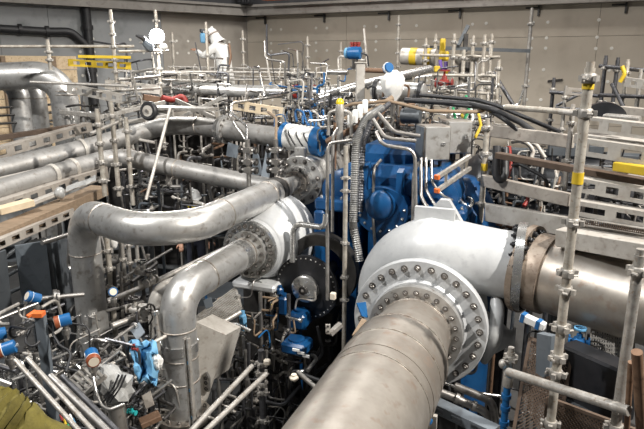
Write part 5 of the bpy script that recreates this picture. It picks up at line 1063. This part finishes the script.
# ------------------------------------------------------------------ people
def person(label, head_px, yaw, J, cloth, helm, extra=None, scale=1, hands='skin', feet_mt='black_rubber', platform=None):
    """J overrides joints (x right, y forward, z up, metres); head_px = pixel and depth of the head centre"""
    j = dict(pel=(0, 0, .95), spi=(0, .01, 1.15), che=(0, 0, 1.36), nec=(0, 0, 1.49), hed=(0, .02, 1.62),
             shR=(.18, 0, 1.42), elR=(.25, .0, 1.14), wrR=(.24, .12, .93), shL=(-.18, 0, 1.42), elL=(-.25, 0, 1.14), wrL=(-.24, .12, .93),
             hiR=(.10, 0, .90), knR=(.11, .03, .50), anR=(.11, 0, .09), toR=(.12, .17, .05), hiL=(-.10, 0, .90), knL=(-.11, .03, .50), anL=(-.11, 0, .09), toL=(-.12, .17, .05))
    j.update(J); j = {k: Vector(v)*scale for k, v in j.items()}
    names = ['pel', 'spi', 'che', 'nec', 'shR', 'elR', 'wrR', 'shL', 'elL', 'wrL', 'hiR', 'knR', 'anR', 'toR', 'hiL', 'knL', 'anL', 'toL']
    ed = [('pel', 'spi'), ('spi', 'che'), ('che', 'nec'), ('che', 'shR'), ('shR', 'elR'), ('elR', 'wrR'), ('che', 'shL'), ('shL', 'elL'), ('elL', 'wrL'), ('pel', 'hiR'), ('hiR', 'knR'), ('knR', 'anR'), ('anR', 'toR'), ('pel', 'hiL'), ('hiL', 'knL'), ('knL', 'anL'), ('anL', 'toL')]
    rad = dict(pel=.155, spi=.145, che=.16, nec=.062, shR=.085, elR=.06, wrR=.045, shL=.085, elL=.06, wrL=.045, hiR=.105, knR=.075, anR=.058, toR=.045, hiL=.105, knL=.075, anL=.058, toL=.045)
    me = bpy.data.meshes.new('body'); me.from_pydata([j[n] for n in names], [(names.index(a), names.index(b)) for a, b in ed], [])
    ob = bpy.data.objects.new('body', me); COL.objects.link(ob)
    sk = ob.modifiers.new('skin', 'SKIN'); su = ob.modifiers.new('sub', 'SUBSURF'); su.levels = 2; su.render_levels = 2
    for i, n in enumerate(names): me.skin_vertices[0].data[i].radius = (rad[n]*scale, rad[n]*scale*(.78 if n in ('pel', 'spi', 'che') else 1)); me.skin_vertices[0].data[i].use_root = (n == 'pel')
    dg = bpy.context.evaluated_depsgraph_get(); ev = bpy.data.meshes.new_from_object(ob.evaluated_get(dg)); bpy.data.objects.remove(ob)
    b = M(); b.V = [v.co.copy() for v in ev.vertices]; b.F = [tuple(p.vertices) for p in ev.polygons]; nb = len(b.F)
    fm = []
    for f in b.F:
        c = sum((b.V[i] for i in f), Vector())/len(f)
        near = min(names, key=lambda n: (c-j[n]).length)
        fm.append(1 if near == 'nec' and c.z > j['nec'].z+.02*scale else 2 if near[:2] in ('to',) or (near[:2] == 'an' and c.z < j[near].z) else 0)
    # head with brow, nose, ears, eyes, mouth
    hd = (j['hed']-j['nec']).normalized(); fw = Vector((0, 1, 0)); fw = (fw-hd*fw.dot(hd)).normalized(); rt = fw.cross(hd); H = j['hed']; s = scale
    b.ball(H, (.078*s, .098*s, .118*s), 16, 12, rt, fw, hd); fm += [1]*(len(b.F)-len(fm))
    b.tube([H-hd*.10*s, j['nec']], [.055*s, .06*s], 10); b.tube([H+fw*.085*s+hd*.01*s, H+fw*.118*s-hd*.03*s, H+fw*.09*s-hd*.04*s], [.008*s, .016*s, .012*s], 8)
    for q in (-1, 1): b.ball(H+rt*.077*s*q-hd*.005*s, (.012*s, .02*s, .032*s), 8, 6, rt, fw, hd)
    fm += [1]*(len(b.F)-len(fm))
    for q in (-1, 1): b.ball(H+rt*.032*s*q+fw*.088*s+hd*.012*s, .012*s, 8, 6)
    b.tube([H+fw*.094*s-hd*.062*s-rt*.022*s, H+fw*.10*s-hd*.062*s, H+fw*.094*s-hd*.062*s+rt*.022*s], .005*s, 6); fm += [3]*(len(b.F)-len(fm))
    # hands: palm, four fingers and a thumb
    for S, q in (('R', 1), ('L', -1)):
        w = j['wr'+S]; d = (w-j['el'+S]).normalized(); sd = d.cross(UP); sd = sd.normalized() if sd.length > .1 else Vector((1, 0, 0)); nn = sd.cross(d)
        b.ball(w+d*.05*s, (.04*s, .018*s, .055*s), 10, 7, sd, nn, d)
        for k, L in enumerate((.070, .080, .075, .058)):
            o = w+d*.085*s+sd*(.027-.018*k)*s; b.tube([o, o+d*L*.5*s-nn*.008*s, o+d*L*.85*s-nn*.03*s], [.0095*s, .009*s, .0065*s], 6)
        o = w+d*.03*s+sd*.034*s*q; b.tube([o, o+sd*.03*s*q+d*.03*s, o+sd*.035*s*q+d*.06*s-nn*.012*s], [.012*s, .011*s, .008*s], 6)
    fm += [4]*(len(b.F)-len(fm))
    R = Matrix.Rotation(yaw, 3, 'Z'); hp = W(*head_px); base = hp-R @ H
    mm = bpy.data.meshes.new('person'); mm.from_pydata([R @ v for v in b.V], [], b.F)
    for t_ in (cloth, 'skin', feet_mt, 'hair', hands): mm.materials.append(MATS[t_])
    mm.polygons.foreach_set('material_index', fm); mm.shade_smooth(); mm.update()
    o = bpy.data.objects.new('person', mm); COL.objects.link(o); o.location = base; WORLD[o] = base; tag(o, label, 'person')
    def hm(mt, c0, build):
        m = M(); build(m); m.V = [base+R @ v for v in m.V]; return part(c0, m, mt, o)
    def shell(m):
        m.lathe([(.142*s, -.0*s), (.128*s, .012*s), (.122*s, .03*s), (.112*s, .075*s), (.085*s, .115*s), (.04*s, .138*s), (.002, .142*s)], H+hd*.025*s, hd, 24)
        m.box(H+hd*.03*s+fw*.14*s, (.16*s, .09*s, .012*s), rt, fw, hd); m.box(H+hd*.145*s, (.025*s, .2*s, .03*s), rt, fw, hd)
    if helm: hm(helm, 'helmet', shell)
    if extra: extra(o, hm, j, H, hd, fw, rt, R, base, s)
    if platform:
        m = M(); zf = base.z; c = Vector((base.x, base.y, 0)); m.box(c+UP*(zf-.025), (.9, .6, .05)); 
        for sx in (-.4, .4):
            for sy in (-.25, .25): m.box(c+Vector((sx, sy, (zf-.05)/2)), (.05, .05, zf-.05))
        solo('work_platform', m, 'dark_grey', platform, 'platform', smooth=False)
    return o
def harness(mt):
    def f(o, hm, j, H, hd, fw, rt, R, base, s):
        hm(mt, 'harness_strap', lambda m: m.tube([j['shR']+Vector((-.02, -.10, .07))*s, (j['spi']+j['che'])/2+Vector((0, -.16, 0))*s, j['pel']+Vector((-.14, -.10, .05))*s], .02*s, 6))
        hm('dark_grey', 'ear_protector', lambda m: m.lathe([(.03*s, 0), (.04*s, .02*s), (.03*s, .05*s)], H+rt*.07*s, rt, 12))
        hm('white_cloth', 'hood', lambda m: m.lathe([(.15*s, -.16*s), (.12*s, -.10*s), (.105*s, -.04*s), (.108*s, .03*s)], H-fw*.02*s, hd, 18, False))
        hm('rust_brown', 'visor_band', lambda m: m.ring(H+hd*.03*s, hd, .12*s, .132*s, -.012*s, .012*s, 20))
    return f
# worker in white, bowed over something to the left
person('worker in white overalls and white helmet standing behind the back pipe', (213, 37.5, 10.0), math.radians(70),
       dict(spi=(0, .04, 1.16), che=(0, .10, 1.36), nec=(0, .17, 1.48), hed=(0, .24, 1.58), shR=(.18, .12, 1.41), shL=(-.18, .12, 1.41), elR=(.25, .28, 1.24), wrR=(.14, .50, 1.30), elL=(-.24, .30, 1.26), wrL=(-.10, .52, 1.36)), 'white_cloth', 'helmet_white', harness('rust_brown'))
g = thing('blue_tool', W(203, 40, 9.9)-UP*.1, 'pale blue hand tool held up by the worker in white', 'tool')
m = M(); m.box(W(203, 38, 9.75), (.09, .09, .16), bev=.02); part('body', m, 'light_blue', g); m = M(); m.lathe([(.03, .08), (.05, .10), (.05, .14)], W(203, 38, 9.75), UP, 10); part('head', m, 'dark_grey', g)
# white bag tied over an actuator, capped instrument, worker far behind
r = random.Random(6); c = W(393, 84, 5.95)
g = thing('bagged_actuator', c-UP*.2, 'white bag tied over an actuator with a blue cap in the middle', 'bag')
m = M(); V = []; F = []; n, k_ = 14, 9
for i in range(k_):
    t_ = i/(k_-1); R_ = (.03, .05, .075, .10, .118, .125, .115, .085, .03)[i]
    V += [c+Vector((math.cos(2*math.pi*q/n)*R_*(1+.16*math.sin(q*2.5+i)), math.sin(2*math.pi*q/n)*R_*.8*(1+.16*math.cos(q*3+i)), -.19+.33*t_)) for q in range(n)]
for i in range(k_-1):
    for q in range(n): F.append((i*n+q, i*n+(q+1) % n, (i+1)*n+(q+1) % n, (i+1)*n+q))
F += [tuple(reversed(range(n))), tuple(range((k_-1)*n, k_*n))]; m.add(V, F); part('bag', m, 'white_cloth', g)
q = W(388, 68, 5.9); m = M(); m.lathe([(.05, -.03), (.055, .0), (.05, .03)], q, (.5, -.8, .3), 16); part('blue_cap', m, 'blue_plastic', g); m = M(); m.ring(q, (.5, -.8, .3), .05, .058, -.01, .01, 16); part('white_rim', m, 'helmet_white', g)
m = M(); m.tube([c-UP*.18, Vector((c.x, c.y, 2.6))], .025, 10); part('stem', m, 'tube_steel', g)
c = W(340, 101, 5.05)
g = thing('capped_instrument', c-UP*.34, 'grey instrument with a yellow domed cap among the hoses', 'instrument')
m = M(); m.ball(c-UP*.015, (.036, .036, .04), 14, 7, z0=-.3); part('yellow_cap', m, 'helmet_yellow', g)
m = M(); m.lathe([(.03, -.02), (.035, -.03), (.045, -.10), (.03, -.2), (.03, -.34)], c, UP, 14); part('body', m, 'galvanised', g)
for s_ in (-1, 1): m = M(); m.tube(fillet([c-UP*.08+BX*.03*s_, c-UP*.10+BX*.10*s_, c-UP*.30+BX*.11*s_], .04), .016, 8); part('side_tube', m, 'galvanised', g)
person('worker with a white helmet standing in the shadow between the pipes', (193, 199, 9.4), math.radians(195), {}, 'navy_cloth', 'helmet_white',
       lambda o, hm, j, H, hd, fw, rt, R, base, s: hm('helmet_yellow', 'collar', lambda m: m.ring(j['nec'], hd, .06*s, .095*s, -.02*s, .03*s, 16)))
def jacket(o, hm, j, H, hd, fw, rt, R, base, s):
    hm('grey_cloth', 'helmet_cover', lambda m: m.ring(H+hd*.02*s, hd, .125*s, .15*s, -.02*s, .012*s, 20))
    hm('navy_cloth', 'hood', lambda m: m.ball(j['nec']+Vector((0, -.06, .0))*s, (.15*s, .14*s, .10*s), 14, 8))
    hm('purple', 'sleeve_band', lambda m: m.ring(j['elR'].lerp(j['wrR'], .12), j['wrR']-j['elR'], .055*s, .078*s, -.03*s, .03*s, 16))
    rr_ = random.Random(2)
    def sleeve(m):
        P = fillet([j['che'].lerp(j['shR'], .55)+Vector((0, 0, .03)), j['shR']+Vector((.02, 0, .02)), j['elR'], j['wrR'].lerp(j['elR'], .25)], .08, 6); Q = []
        for a, b in zip(P, P[1:]): Q += [a.lerp(b, t/3) for t in range(3)]
        m.tube(Q, [(.135-.06*i/len(Q))*(1+.10*math.sin(i*1.9)) for i in range(len(Q))], 18)
        for v in m.V: v += Vector([rr_.uniform(-.006, .006) for _ in range(3)])
    hm('olive_cloth', 'jacket_sleeve', sleeve)
    hm('navy_cloth', 'vest', lambda m: m.lathe([(.15*s, 0), (.18*s, .05*s), (.185*s, .30*s), (.16*s, .36*s)], j['pel']+Vector((-.04, 0, .05)), (j['che']-j['pel']), 18, False))
person('worker in an olive jacket seen from above at the bottom left corner', (-42, 384, 2.5), math.radians(-12),
       dict(che=(0, .02, 1.34), elR=(.43, .12, 1.24), wrR=(.38, .28, 1.04), shR=(.25, .04, 1.42), shL=(-.2, .04, 1.40), nec=(-.03, .08, 1.44), hed=(-.07, .18, 1.48)), 'navy_cloth', 'helmet_white', jacket, platform='dark platform under the worker in the olive jacket')
